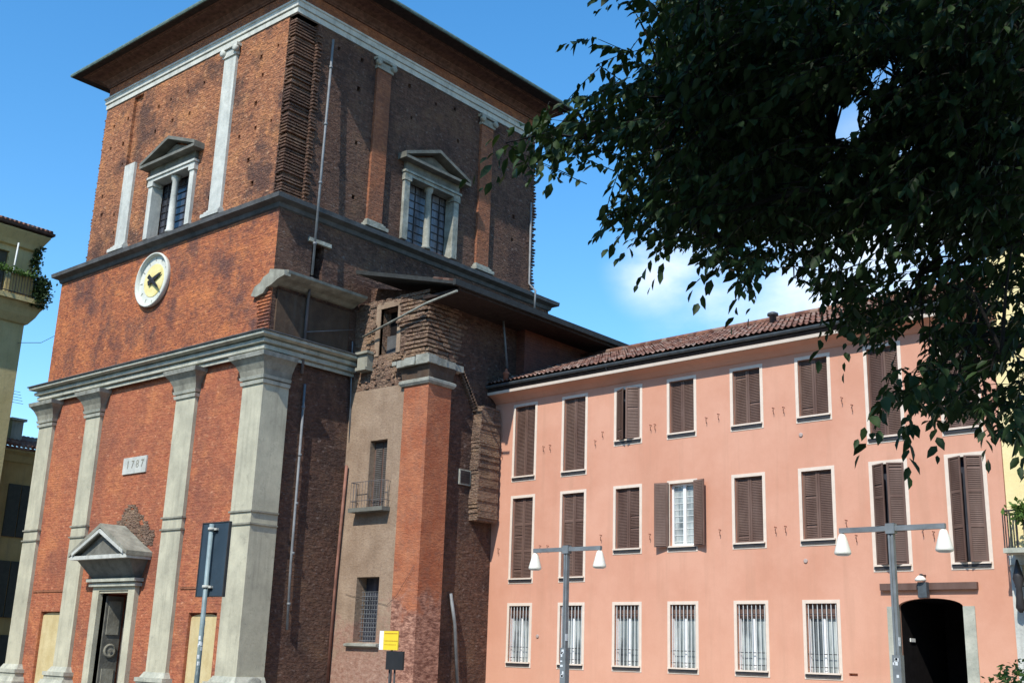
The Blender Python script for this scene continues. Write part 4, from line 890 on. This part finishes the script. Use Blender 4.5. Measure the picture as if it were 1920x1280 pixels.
mb.lathe((FK.P(16.1, 0, -.3)[0], FK.P(16.1, 0, -.3)[1], 2.9), [(.03, 0), (.10, .1), (.06, .5), (.12, .7), (.02, 1.1)], 10)
mb.tube([FK.P(15.95, 3.45, -.1), FK.P(16.3, 3.45, -.35)], .015, 5); mb.build('ironwork', M['iron'], BB)

# ------------------------------------------------------------------ houses on the left
def foliage(mb, pts_fn, n, size, rs):
    for _ in range(n):
        p = Vector(pts_fn(rs)); d = Vector((rs.gauss(0, 1), rs.gauss(0, 1), rs.gauss(-.4, .8))).normalized(); a = d.cross(Vector((rs.random()-.5, rs.random()-.5, rs.random()))).normalized(); L = size*rs.uniform(.7, 1.3)
        mb.add([p, p+d*L*.5+a*L*.28, p+d*L, p+d*L*.5-a*L*.28], [(0, 1, 2, 3)])
FL = Frame((-47, 0), (0, 1), (1, 0))
LH = thing('balcony_house', 'olive yellow house at the left edge with a corner balcony and overhanging tiled eaves', 'house', (-50, 14, 0))
LE = 22.05
mb = MB(); mb.wall(FL, 4, LE, 0, 18.3, [(19.75, 20.95, 15.9, 17.75, .25), (16.5, 17.7, 15.9, 17.75, .25), (19.4, 20.6, 11.0, 13.2, .2)]); mb.add([(-47, LE, 0), (-53, LE, 0), (-53, LE, 18.3), (-47, LE, 18.3)], [(0, 1, 2, 3)]); mb.build('wall', M['olive'], LH)
mb = MB(); mold(mb, [(-47, 4), (-47, LE), (-53, LE)][::1], [(0, 18.0), (.12, 18.05), (.2, 18.25), (.42, 18.66), (.42, 18.72), (0, 18.74)]); mb.build('eaves_cove', M['olive'], LH)
mb = MB(); mold(mb, [(-47, 4), (-47, LE), (-53, LE)], [(.0, 18.75), (.48, 18.75), (.54, 18.80), (.54, 18.90), (.0, 19.15)]); mb.build('gutter', M['wood_soffit'], LH)
mb = MB()
for k in range(63): y = 10+k*.2; mb.tube([(-46.45, y, 18.93), (-48.5, y, 19.6)], .075, 6)
mb.box(-52, -47.9, 4, LE+.4, 18.95, 19.2); mb.build('roof', M['tile'], LH)
mb = MB(); mb.fbox(FL, 19.8, 20.9, 15.9, 17.75, .12, .2); mb.build('window', M['shutter_green'], LH)
mb = MB(); mb.fbox(FL, 16.5, 17.7, 15.9, 17.75, .12, .2); mb.build('window', M['shutter_green'], LH)
mb = MB(); mb.box(-47.1, -46.3, 10, 22.5, 15.55, 15.75); mb.box(-48.5, -47.0, LE, 22.5, 15.55, 15.75); mold(mb, [(-47, 10), (-47, LE), (-49, LE)], [(0, 14.7), (.1, 14.75), (.3, 15.05), (.4, 15.3), (.55, 15.549), (0, 15.549)]); BL2 = mb.build('balcony', M['olive'], LH)
mb = MB()
for k in range(83): y = 12.0+k*.125; mb.tube([(-46.35, y, 15.75), (-46.35, y, 16.72)], .012, 4, False)
mb.tube([(-46.35, 12, 16.72), (-46.35, 22.45, 16.72), (-48.3, 22.45, 16.72)], .03, 6, False); mb.tube([(-46.35, 12, 15.85), (-46.35, 22.45, 15.85), (-48.3, 22.45, 15.85)], .02, 6, False); mb.build('railing', M['iron'], BL2)
mb = MB(); mb.box(-46.4, -46.37, 20.9, 21.9, 15.80, 16.65); mb.build('screen', M['ochre'], BL2)
mb = MB(); mb.tube([(-46.5, 20.98, 16.0), (-46.5, 21.05, 18.05)], .035, 6); mb.build('awning_pole', M['grille'], BL2)
rs = random.Random(2)
IV = MB(); foliage(IV, lambda r: (-46.9+r.gauss(0, .10), 22.12+r.gauss(0, .10), r.uniform(16.0, 18.3)), 900, .16, rs)
foliage(IV, lambda r: (-46.45+r.gauss(0, .16), 22.25+r.gauss(0, .2), r.uniform(15.5, 16.8)), 1500, .16, rs)
o = IV.build('climbing_plant', M['ivy'], None); tag(o, 'dark climbing plant over the corner of the balcony at far left', 'climbing plant')
PL = MB(); foliage(PL, lambda r: (-46.3+r.gauss(0, .1), r.uniform(18.5, 21.9), 16.68+abs(r.gauss(0, .09))), 700, .14, rs)
o = PL.build('balcony_plants', M['leaf_light'], None); tag(o, 'pale green plants trailing along the balcony rail at far left', 'plants')
F2 = Frame((-48, 0), (0, 1), (1, 0))
LB = thing('ochre_house', 'lower ochre house seen in the gap left of the church', 'house', (-50, 28, 0))
mb = MB(); mb.wall(F2, LE+.02, 40, 0, 9.4, []); mb.build('wall', M['ochre'], LB)
mb = MB(); mold(mb, [(-48, LE+.1), (-48, 40)], [(0, 9.0), (.1, 9.05), (.3, 9.3), (.55, 9.42), (.55, 9.5), (0, 9.5)]); mb.build('eaves', M['olive'], LB)
mb = MB(); mb.box(-52, -47.35, LE+.1, 40, 9.5, 9.58)
for k in range(60): y = 22.2+k*.2; mb.tube([(-47.3, y, 9.64), (-50, y, 10.5)], .08, 6)
mb.build('roof', M['tile'], LB)
mb = MB(); mb.box(-49.0, -48.5, 22.9, 23.4, 9.9, 10.9); mb.box(-49.1, -48.4, 22.8, 23.5, 10.9, 11.0); mb.build('chimney', M['stone'], LB)
for z0, z1 in ((5.9, 8.1), (2.6, 4.9), (.4, 1.9)):
    for y in (22.9, 26.5, 30): 
        mb = MB(); mb.fbox(F2, y, y+.55, z0, z1, -.06, .01); mb.fbox(F2, y+.6, y+1.15, z0, z1, -.06, .01); mb.build('shutter', M['shutter_green'], LB)
mb = MB(); mb.tube([(-48.2, 22.6, 9.6), (-48.2, 22.6, 12.2)], .02, 5); 
for k in range(5): mb.tube([(-48.2, 22.2+.05*k, 11.6+.12*k), (-48.2, 23.1-.05*k, 11.6+.12*k)], .01, 4)
mb.build('aerial', M['pipe'], LB)
mb = MB(); mb.tube([(-47, 21.9, 13.9), (-43.5, 21.2, 13.2), (-40.3, 20.6, 13.1)], .012, 4); tag(mb.build('overhead_wire', M['black']), 'thin wire between the olive house and the church', 'wire')

# ------------------------------------------------------------------ unseen houses added to block low sky and cut the fill light (behind and right of the camera)
def sky_block_house(F, u0, u1, h, mat, label):
    uc = (u0+u1)/2; t = thing('sky_block_house', label, 'house', F.P(uc, 0, 5)); ops = []
    n = int((u1-u0)/3.0); st = (u1-u0)/n
    for f in range(int(h/3.6)):
        for k in range(n): u = u0+st*(k+.5); ops.append((u-.5, u+.5, 1.0+f*3.6, 3.0+f*3.6, .2))
    mb = MB(); mb.wall(F, u0, u1, 0, h, ops)
    for u in (u0, u1): mb.add([F.P(u, 0, 0), F.P(u, 0, 10), F.P(u, h, 10), F.P(u, h, 0)], [(0, 1, 2, 3)])
    mb.add([F.P(u0, 0, 10), F.P(u1, 0, 10), F.P(u1, h, 10), F.P(u0, h, 10)], [(0, 1, 2, 3)]); mb.build('wall', mat, t)
    for a, b, c, d, e in ops: mb = MB(); mb.fbox(F, a, b, c, d, .12, .19); mb.build('window', M['shutter'], t)  # windows of the added unseen house
    mb = MB(); mb.add([F.P(u0, h, -.6), F.P(u1, h, -.6), F.P(u1, h+2.2, 5), F.P(u0, h+2.2, 5), F.P(u0, h, 10.6), F.P(u1, h, 10.6)], [(0, 1, 2, 3), (3, 2, 5, 4), (0, 4, 5, 1)]); mb.build('roof', M['tile'], t)
FR1 = Frame((0, -20), (-1, 0), (0, 1)); FR2 = Frame((24, 0), (0, -1), (-1, 0))
sky_block_house(FR1, -12, 6, 15, M['ochre'], 'unseen ochre house added across the square to cut sky light, behind the photographer'); sky_block_house(FR1, 6.3, 24, 17, M['olive'], 'unseen olive house added across the square to cut sky light, behind the photographer on the left'); sky_block_house(FR1, 24.3, 44, 15, M['ochre'], 'unseen long ochre house added to cut sky light at the far left end of the row behind the photographer')
sky_block_house(FR2, -24, -4, 16, M['olive'], 'unseen olive house added to cut sky light on the right side of the square, nearest the yellow house'); sky_block_house(FR2, -3.7, 18, 15, M['ochre'], 'unseen ochre house added to cut sky light on the right side of the square, nearest the photographer')

# ------------------------------------------------------------------ street furniture
def street_lamp(x, y, label):
    t = thing('street_lamp', label, 'street lamp', (x, y, 0), 'twin arm street lamps')
    mb = MB(); s_ = .048
    mb.box(x-s_, x-s_*.25, y-s_, y+s_, 1.9, 4.02); mb.box(x+s_*.25, x+s_, y-s_, y+s_, 1.9, 4.02); mb.box(x-s_*.25, x+s_*.25, y-s_*.6, y+s_*.6, 1.9, 4.0)
    mb.box(x-.075, x+.075, y-.075, y+.075, .12, 1.9); mb.build('post', M['lamp_post'], t)
    mb = MB(); mb.box(x-.97, x+.97, y-.04, y+.04, 4.03, 4.12); mb.box(x-.08, x+.08, y-.07, y+.07, 3.98, 4.16); mb.build('cross_arm', M['lamp_post'], t)
    for sx_ in (-.93, .93):
        mb = MB(); mb.lathe((x+sx_, y, 3.66), [(.135, -.02), (.15, .0), (.15, .03), (.075, .30), (.06, .34), (.02, .37)], 18); L = mb.build('lamp_shade', M['lamp_shade'], t)
        mb = MB(); mb.lathe((x+sx_, y, 3.66), [(.10, -.035), (.125, -.022), (.12, -.015)], 14); mb.build('lamp_glass', M['grille'], L)
    rs = random.Random(int(x*10)); mb = MB()
    for k in range(9): z = rs.uniform(1.2, 1.85); a = rs.uniform(-.07, .0); mb.box(x+a, x+a+rs.uniform(.04, .07), y-.079, y-.0755, z, z+rs.uniform(.03, .08))
    mb.box(x+.05, x+.0565, y-.058, y+.02, 2.05, 2.2); mb.build('sticker', M['sticker'], t)
    return t
street_lamp(-8.33, 20.0, 'nearer larger grey street lamp in front of the arched gateway')
street_lamp(-16.42, 21.0, 'smaller grey street lamp farther left in front of the grilled windows')
TS = thing('road_sign', 'rectangular road sign seen from its dark back on a stickered pole', 'road sign', (-13.56, 9.5, 0))
mb = MB(); mb.tube([(-13.57, 9.42, .0), (-13.60, 9.42, 3.27)], .033, 12); mb.build('pole', M['sign_pole'], TS)
mb = MB(); mb.box(-13.87, -13.27, 9.47, 9.50, 2.30, 3.29)
sp = mb.build('panel', M['sign_back'], TS)
mb = MB(); 
for z in (2.42, 3.2): mb.tube([(-13.60, 9.42, z-.02), (-13.60, 9.42, z+.02)], .05, 10); mb.box(-13.56, -13.50, 9.43, 9.47, z-.015, z+.015)
mb.build('clamp', M['stone_white'], TS)
mb = MB(); mb.box(-13.885, -13.868, 9.462, 9.505, 2.29, 3.30); mb.box(-13.272, -13.255, 9.462, 9.505, 2.29, 3.30); mb.box(-13.87, -13.27, 9.462, 9.505, 3.289, 3.302); mb.box(-13.87, -13.27, 9.462, 9.505, 2.288, 2.301); mb.build('panel_rim', M['iron'], sp)
mb = MB(); rs = random.Random(9)
for k in range(26):
    z = rs.uniform(1.15, 2.0); a = rs.uniform(0, 6.28); r_ = .0345
    for da in (0, .35, .7):
        a1, a2 = a+da, a+da+.35; mb.add([(-13.585+r_*math.cos(q_), 9.42+r_*math.sin(q_), zz) for q_, zz in ((a1, z), (a2, z), (a2, z+.05), (a1, z+.05))], [(0, 1, 2, 3)])
mb.build('sticker', M['sticker'], TS)
NS = thing('notice_sign', 'small yellow notice sign in front of the orange pier', 'sign', (-16.3, 15.05, 0))
FN = Frame((0, 15.0), (1, 0), (0, -1))
mb = MB(); mb.fbox(FN, -15.95, -15.57, 1.70, 2.035, 0, .02); p_ = mb.build('panel', M['sign_yellow'], NS)
mb = MB(); mb.fbox(FN, -16.06, -15.951, 1.70, 2.035, 0, .02); mb.build('white_strip', M['sign_white'], p_)
rs = random.Random(4)
for z, h in ((1.985, .012), (1.855, .010), (1.79, .006)):
    u = -15.92; mb = MB()
    while u < -15.62: l_ = rs.uniform(.015, .05); mb.fbox(FN, u, u+l_, z, z+h, -.004, -.0005); u += l_+.008
    mb.build('lettering', M['sign_text'], p_)
mb = MB(); mb.tube([(-15.76, 15.05, 0), (-15.76, 15.05, 1.95)], .022, 8); mb.build('pole', M['iron'], NS)
DB = thing('sign_back', 'dark square sign seen from behind on two thin legs below the yellow notice', 'sign', (-15.5, 14.8, 0))
mb = MB(); mb.box(-15.60, -15.17, 14.76, 14.80, 1.36, 1.68); mb.build('panel', M['black'], DB)
for x_ in (-15.56, -15.43): mb = MB(); mb.tube([(x_, 14.83, 0), (x_, 14.83, 1.5)], .018, 8); mb.build('leg', M['iron'], DB)

# ------------------------------------------------------------------ shrub and balcony bush on the right
def shrub(name, c, r, n, size, label, seed, parts=True):
    t = thing(name, label, 'shrub', (c[0], c[1], 0))
    mb = MB(); rs = random.Random(seed)
    for k in range(14):
        a = rs.uniform(0, 6.28); e = rs.uniform(.2, 1.); mb.tube([(c[0], c[1], 0), (c[0]+r[0]*.4*e*math.cos(a), c[1]+r[1]*.4*e*math.sin(a), c[2]*.7), (c[0]+r[0]*.9*e*math.cos(a), c[1]+r[1]*.9*e*math.sin(a), c[2]+r[2]*rs.uniform(.1, .8))], .02, 5, True, .005)
    mb.build('stem', M['bark'], t)
    mb = MB()
    def f(r_):
        while 1:
            v = Vector((r_.uniform(-1, 1), r_.uniform(-1, 1), r_.uniform(-1, 1)))
            if .25 < v.length < 1.05: return (c[0]+v.x*r[0], c[1]+v.y*r[1], c[2]+v.z*r[2])
    foliage(mb, f, n, size, rs); mb.build('foliage', M['leaf_light'], t); return t
shrub('shrub', (-3.98, 14.2, 1.1), (1.0, .8, .80), 6000, .07, 'green leafy shrub in the bottom right corner', 6)
p = FK.P(16.35, 0, -.75)
BP = MB(); rs = random.Random(8); foliage(BP, lambda r: (p[0]+.25+r.gauss(0, .17), p[1]+r.gauss(0, .12), 4.95+r.gauss(0, .10)), 700, .12, rs)
tag(BP.build('balcony_bush', M['leaf_light']), 'small green bush on the balcony of the yellow house', 'bush')

# ------------------------------------------------------------------ big tree
POLY = [(1118, -40), (1128, 0), (1180, 30), (1215, 70), (1222, 112), (1190, 128), (1120, 112), (1068, 66), (1052, 84), (1080, 120), (1130, 145), (1165, 165), (1090, 182), (1000, 186), (995, 212), (1050, 232), (960, 248), (925, 272), (935, 290), (1010, 290), (905, 322), (1000, 332), (1030, 342), (1085, 305), (1150, 296), (1165, 345), (1120, 385), (1108, 428), (1150, 440), (1175, 470), (1225, 468), (1220, 510), (1290, 480), (1315, 548), (1350, 520), (1375, 550), (1408, 572), (1425, 520), (1470, 520), (1510, 555), (1560, 590), (1530, 640), (1600, 640), (1640, 690), (1690, 660), (1740, 665), (1700, 700), (1640, 745), (1608, 798), (1650, 790), (1690, 765), (1735, 790), (1755, 838), (1785, 800), (1830, 800), (1855, 840), (1900, 848), (1990, 900), (1990, -40)]
HOLES = [(1583, 232, 26), (1562, 250, 16), (1600, 210, 12), (1500, 92, 9), (1535, 128, 11), (1660, 150, 22), (1640, 165, 14), (1580, 282, 18), (1500, 275, 9), (1690, 285, 9), (1665, 440, 9), (1275, 275, 9), (1410, 265, 8), (1555, 370, 10), (1620, 330, 9), (1480, 400, 10), (1770, 480, 11), (1800, 500, 9), (1700, 540, 10), (1450, 460, 10), (1560, 470, 10), (1600, 520, 11), (1640, 560, 10), (1890, 590, 14), (1740, 600, 10), (1850, 650, 12), (1830, 560, 9), (1790, 690, 14), (1760, 740, 12), (1875, 720, 16), (1900, 690, 12), (1730, 160, 8), (1430, 150, 7), (1350, 420, 8), (1720, 390, 7), (1650, 250, 8), (1855, 740, 12), (1700, 640, 18), (1720, 710, 14), (1895, 780, 12)]
def inpoly(x, y):
    c_ = False; j = len(POLY)-1
    for i in range(len(POLY)):
        xi, yi = POLY[i]; xj, yj = POLY[j]
        if (yi > y) != (yj > y) and x < (xj-xi)*(y-yi)/(yj-yi)+xi: c_ = not c_
        j = i
    return c_
TR = thing('broadleaf_tree', 'dark green broadleaf tree whose branches hang into the picture from the right', 'tree', (1.6, 7.2, 0))
limbs = []
def curve(p0, p1, sag, n=8, wob=.12, rs=random):
    p0, p1 = Vector(p0), Vector(p1); out_ = []
    for i in range(n+1):
        t_ = i/n; p = p0.lerp(p1, t_); p.z += sag*math.sin(math.pi*t_); 
        if 0 < i < n: p += Vector((rs.uniform(-wob, wob), rs.uniform(-wob, wob), rs.uniform(-wob, wob)*.5))
        out_.append(p)
    return out_
rt_ = random.Random(21)
mbT = MB(); trunk = [(1.6, 7.2, -.1), (1.62, 7.25, 1.2), (1.55, 7.2, 2.6), (1.6, 7.15, 4.0), (1.5, 7.0, 6.0), (1.3, 6.8, 8.5), (1.1, 6.6, 11.5)]
mbT.tube(trunk[:4], .30, 14, True, .23); mbT.tube(trunk[3:], .23, 12, True, .05)
def atpx(px, py, D): return Vector((0, 0, EYE)) + pdir(px, py)*D
tg = [(atpx(1100, 260, 7.2), .075), (atpx(1250, 170, 7.6), .07), (atpx(1300, 430, 7.4), .075), (atpx(1560, 560, 7.0), .06), (atpx(1700, 730, 6.4), .05), (atpx(1560, 265, 8.4), .06), (atpx(1400, 60, 8.0), .07), (atpx(1820, 640, 7.5), .05), (atpx(1650, 350, 6.6), .06)]
starts = [3.4, 4.2, 3.0, 3.0, 2.9, 4.6, 5.2, 3.1, 3.8]
for (tgt, r_), z in zip(tg, starts):
    cc = curve((1.57, 7.15, z), tgt, .55, 9, .12, rt_); mbT.tube(cc[:-1], r_, 7, True, .006); limbs += cc[2:]
for k in range(14):
    a = rt_.uniform(0, 6.28); rr_ = rt_.uniform(2.5, 5.5); z0 = rt_.uniform(5, 9)
    tgt = Vector((-.8+rr_*math.cos(a), 4.6+rr_*.85*math.sin(a), rt_.uniform(8.4, 11.8))); cc = curve((1.4, 6.9, z0), tgt, .5, 8, .15, rt_); mbT.tube(cc, .09, 7, True, .015); limbs += cc[3:]
mbT.build('trunk', M['bark'], TR)
LV = []; tw = MB()
def spray(base, dr, L, nl, ls, rs, out_):
    pts = []; side = dr.cross(Vector((0, 0, 1)))
    side = side.normalized() if side.length > .1 else Vector((1, 0, 0))
    for k in range(nl):
        t_ = (k+1)/nl; p = base + dr*L*t_ + Vector((0, 0, -.22*L*t_*t_)); pts.append(p)
        s_ = 1 if k % 2 else -1
        d = (dr*rs.uniform(.25, .7) + side*s_*rs.uniform(.4, .9) + Vector((0, 0, -1))*rs.uniform(.35, 1.2) + Vector((rs.gauss(0, .25), rs.gauss(0, .25), 0))).normalized()
        if k == nl-1: d = (dr+Vector((0, 0, -.7))).normalized()
        nrm = (Vector((0, 0, 1)) + side*rs.gauss(0, .5) + dr*rs.gauss(0, .5)); a = d.cross(nrm)
        a = a.normalized() if a.length > .05 else side
        l_ = ls*rs.uniform(.5, 1.3)*(.75+.25*math.sin(math.pi*t_)); u_ = a.cross(d)
        w_ = l_*.28; f_ = u_*l_*.07
        out_.append((p, p+d*l_*.28+a*w_*.85+f_, p+d*l_*.62+a*w_*.75+f_, p+d*l_-u_*l_*.06, p+d*l_*.62-a*w_*.75+f_, p+d*l_*.28-a*w_*.85+f_))
    return pts
def ok(p, hole=True):
    x, y, z = proj(p)
    if z < .5 or x < -60 or x > 1985 or y < -55 or y > 1340: return True
    if not inpoly(x, y): return False
    if hole and any((x-a)**2+(y-b)**2 < (c_*1.15)**2 for a, b, c_ in HOLES): return False
    return True
count = 0; rs = random.Random(33)
tries = 0
def dens(px, py):
    if py > 600: return .52
    if py > 400 and px > 1450: return .31
    if py > 400: return .36
    if px < 1200: return .2
    if px < 1300: return .38
    return 1.
while count < 5000 and tries < 160000:
    tries += 1
    px, py = rs.uniform(900, 1960), rs.uniform(-30, 860)
    if not inpoly(px, py) or rs.random() > dens(px, py): continue
    D = rs.uniform(6.2, 10.5) if px > 1240 else rs.uniform(6.2, 7.8)
    b = atpx(px, py, D)
    a = rs.uniform(0, 6.28); out_dir = Vector((-.8+rs.gauss(0, .7), rs.gauss(-.1, .7), rs.gauss(-.15, .35))).normalized(); L = rs.uniform(.22, .42)
    e = b+out_dir*L+Vector((0, 0, -.22*L))
    mid_ = b+out_dir*L*.5+Vector((0, 0, -.12))
    if not (ok(b) and ok(e) and ok(e+Vector((0, 0, -.05))) and ok(mid_)): continue
    pts = spray(b, out_dir, L, rs.randint(7, 11), .086, rs, LV); tw.tube([b]+pts[::3]+[pts[-1]], .0028, 3, False); count += 1
    near = min(limbs, key=lambda q: (q-b).length_squared)
    if (near-b).length < 1.3 and rs.random() < .2 and ok(near.lerp(b, .5), False) and ok(near.lerp(b, .25), False) and ok(near, False): tw.tube([near, near.lerp(b, .5)+Vector((0, 0, .05)), b], .012, 4, False, .004)
# explicit outer twigs, drawn as hanging chains of leaves
chains = [((1240, 150), (1058, 72), 7.0), ((1230, 240), (1000, 205), 6.9), ((1180, 300), (918, 275), 6.6), ((1100, 345), (912, 328), 6.5), ((1290, 400), (1115, 425), 6.8), ((1280, 470), (1165, 465), 6.6), ((1330, 450), (1222, 515), 6.4), ((1420, 490), (1312, 545), 6.2), ((1450, 480), (1405, 572), 6.2), ((1250, 60), (1122, 5), 7.2), ((1780, 690), (1612, 790), 5.8), ((1800, 720), (1690, 790), 6.0), ((1760, 760), (1756, 830), 6.0), ((1840, 760), (1850, 835), 6.1), ((1900, 770), (1910, 850), 6.0), ((1230, 190), (1090, 175), 7.), ((1560, 545), (1535, 650), 6.6), ((1150, 320), (1028, 335), 6.5), ((1130, 300), (1010, 290), 6.6), ((1700, 690), (1650, 780), 5.9)]
for (a, b, D) in chains:
    A_, B_ = atpx(a[0], a[1], D), atpx(b[0], b[1], D-.3)
    n = max(2, int((B_-A_).length/.22))
    for rep in range(2):
        off = Vector((rs.gauss(0, .04), rs.gauss(0, .08), rs.gauss(0, .04)))*(rep*1.5)
        pts = [A_.lerp(B_, i/n)+off+Vector((0, 0, .10*math.sin(math.pi*i/n))) for i in range(n+1)]
        tw.tube(pts[:-1] if len(pts) > 2 else pts, .0035, 4, False, .0015)
        for i in range(n): spray(pts[i]+Vector((0, 0, .01)), (pts[i+1]-pts[i]).normalized(), (pts[i+1]-pts[i]).length*1.05, 7, .088, rs, LV)
vis = len(LV)
# rest of the crown, above and behind the camera
count = 0; tries = 0
while count < 5600 and tries < 60000:
    tries += 1
    v = Vector((rs.uniform(-1, 1), rs.uniform(-1, 1), rs.uniform(-1, 1)))
    if v.length > 1: continue
    b = Vector((-.9+v.x*6.6, 4.4+v.y*5.0, 9.4+v.z*3.4))
    x, y, z = proj(b)
    if z > .3 and -120 < x < 2040 and -130 < y < 1300 and not (inpoly(x, y)): continue
    if b.z < 6 and b.length < 7: continue
    if b.x < -2.4 and rs.random() < .7: continue
    if z > .3 and -40 < x < 1960 and y > 330: continue
    dr = Vector((rs.gauss(0, 1), rs.gauss(0, 1), rs.gauss(-.1, .4))).normalized(); L = rs.uniform(.35, .6)
    if not (ok(b) and ok(b+dr*L+Vector((0, 0, -.2)))): continue
    spray(b, dr, L, 10, .15, rs, LV); count += 1
def clear_gap(lf):
    x, y, z = proj(lf[2])
    return z > .3 and any((x-a)**2+(y-b)**2 < c_*c_*rs.uniform(.3, 1.05)**2 for a, b, c_ in HOLES)
LV = [lf for lf in LV if not clear_gap(lf)]
V = np.array([[tuple(p) for p in lf] for lf in LV], dtype=np.float32).reshape(-1, 3); off = np.array(TR.location, dtype=np.float32)
me = bpy.data.meshes.new('crown'); nL = len(LV); me.vertices.add(nL*6); me.vertices.foreach_set('co', (V-off).ravel())
base = np.arange(nL)[:, None]*6; q = np.concatenate([base+np.array([0, 1, 2, 3]), base+np.array([0, 3, 4, 5])], axis=1).ravel().astype(np.int32)
me.loops.add(nL*8); me.loops.foreach_set('vertex_index', q); me.polygons.add(nL*2); me.polygons.foreach_set('loop_start', np.arange(nL*2, dtype=np.int32)*4); me.update(calc_edges=True); me.validate()
me.materials.append(M['leaf']); co = bpy.data.objects.new('crown', me); C.objects.link(co); co.parent = TR
tw.build('twigs', M['bark'], TR)
print('leaves', nL, 'visible', vis)
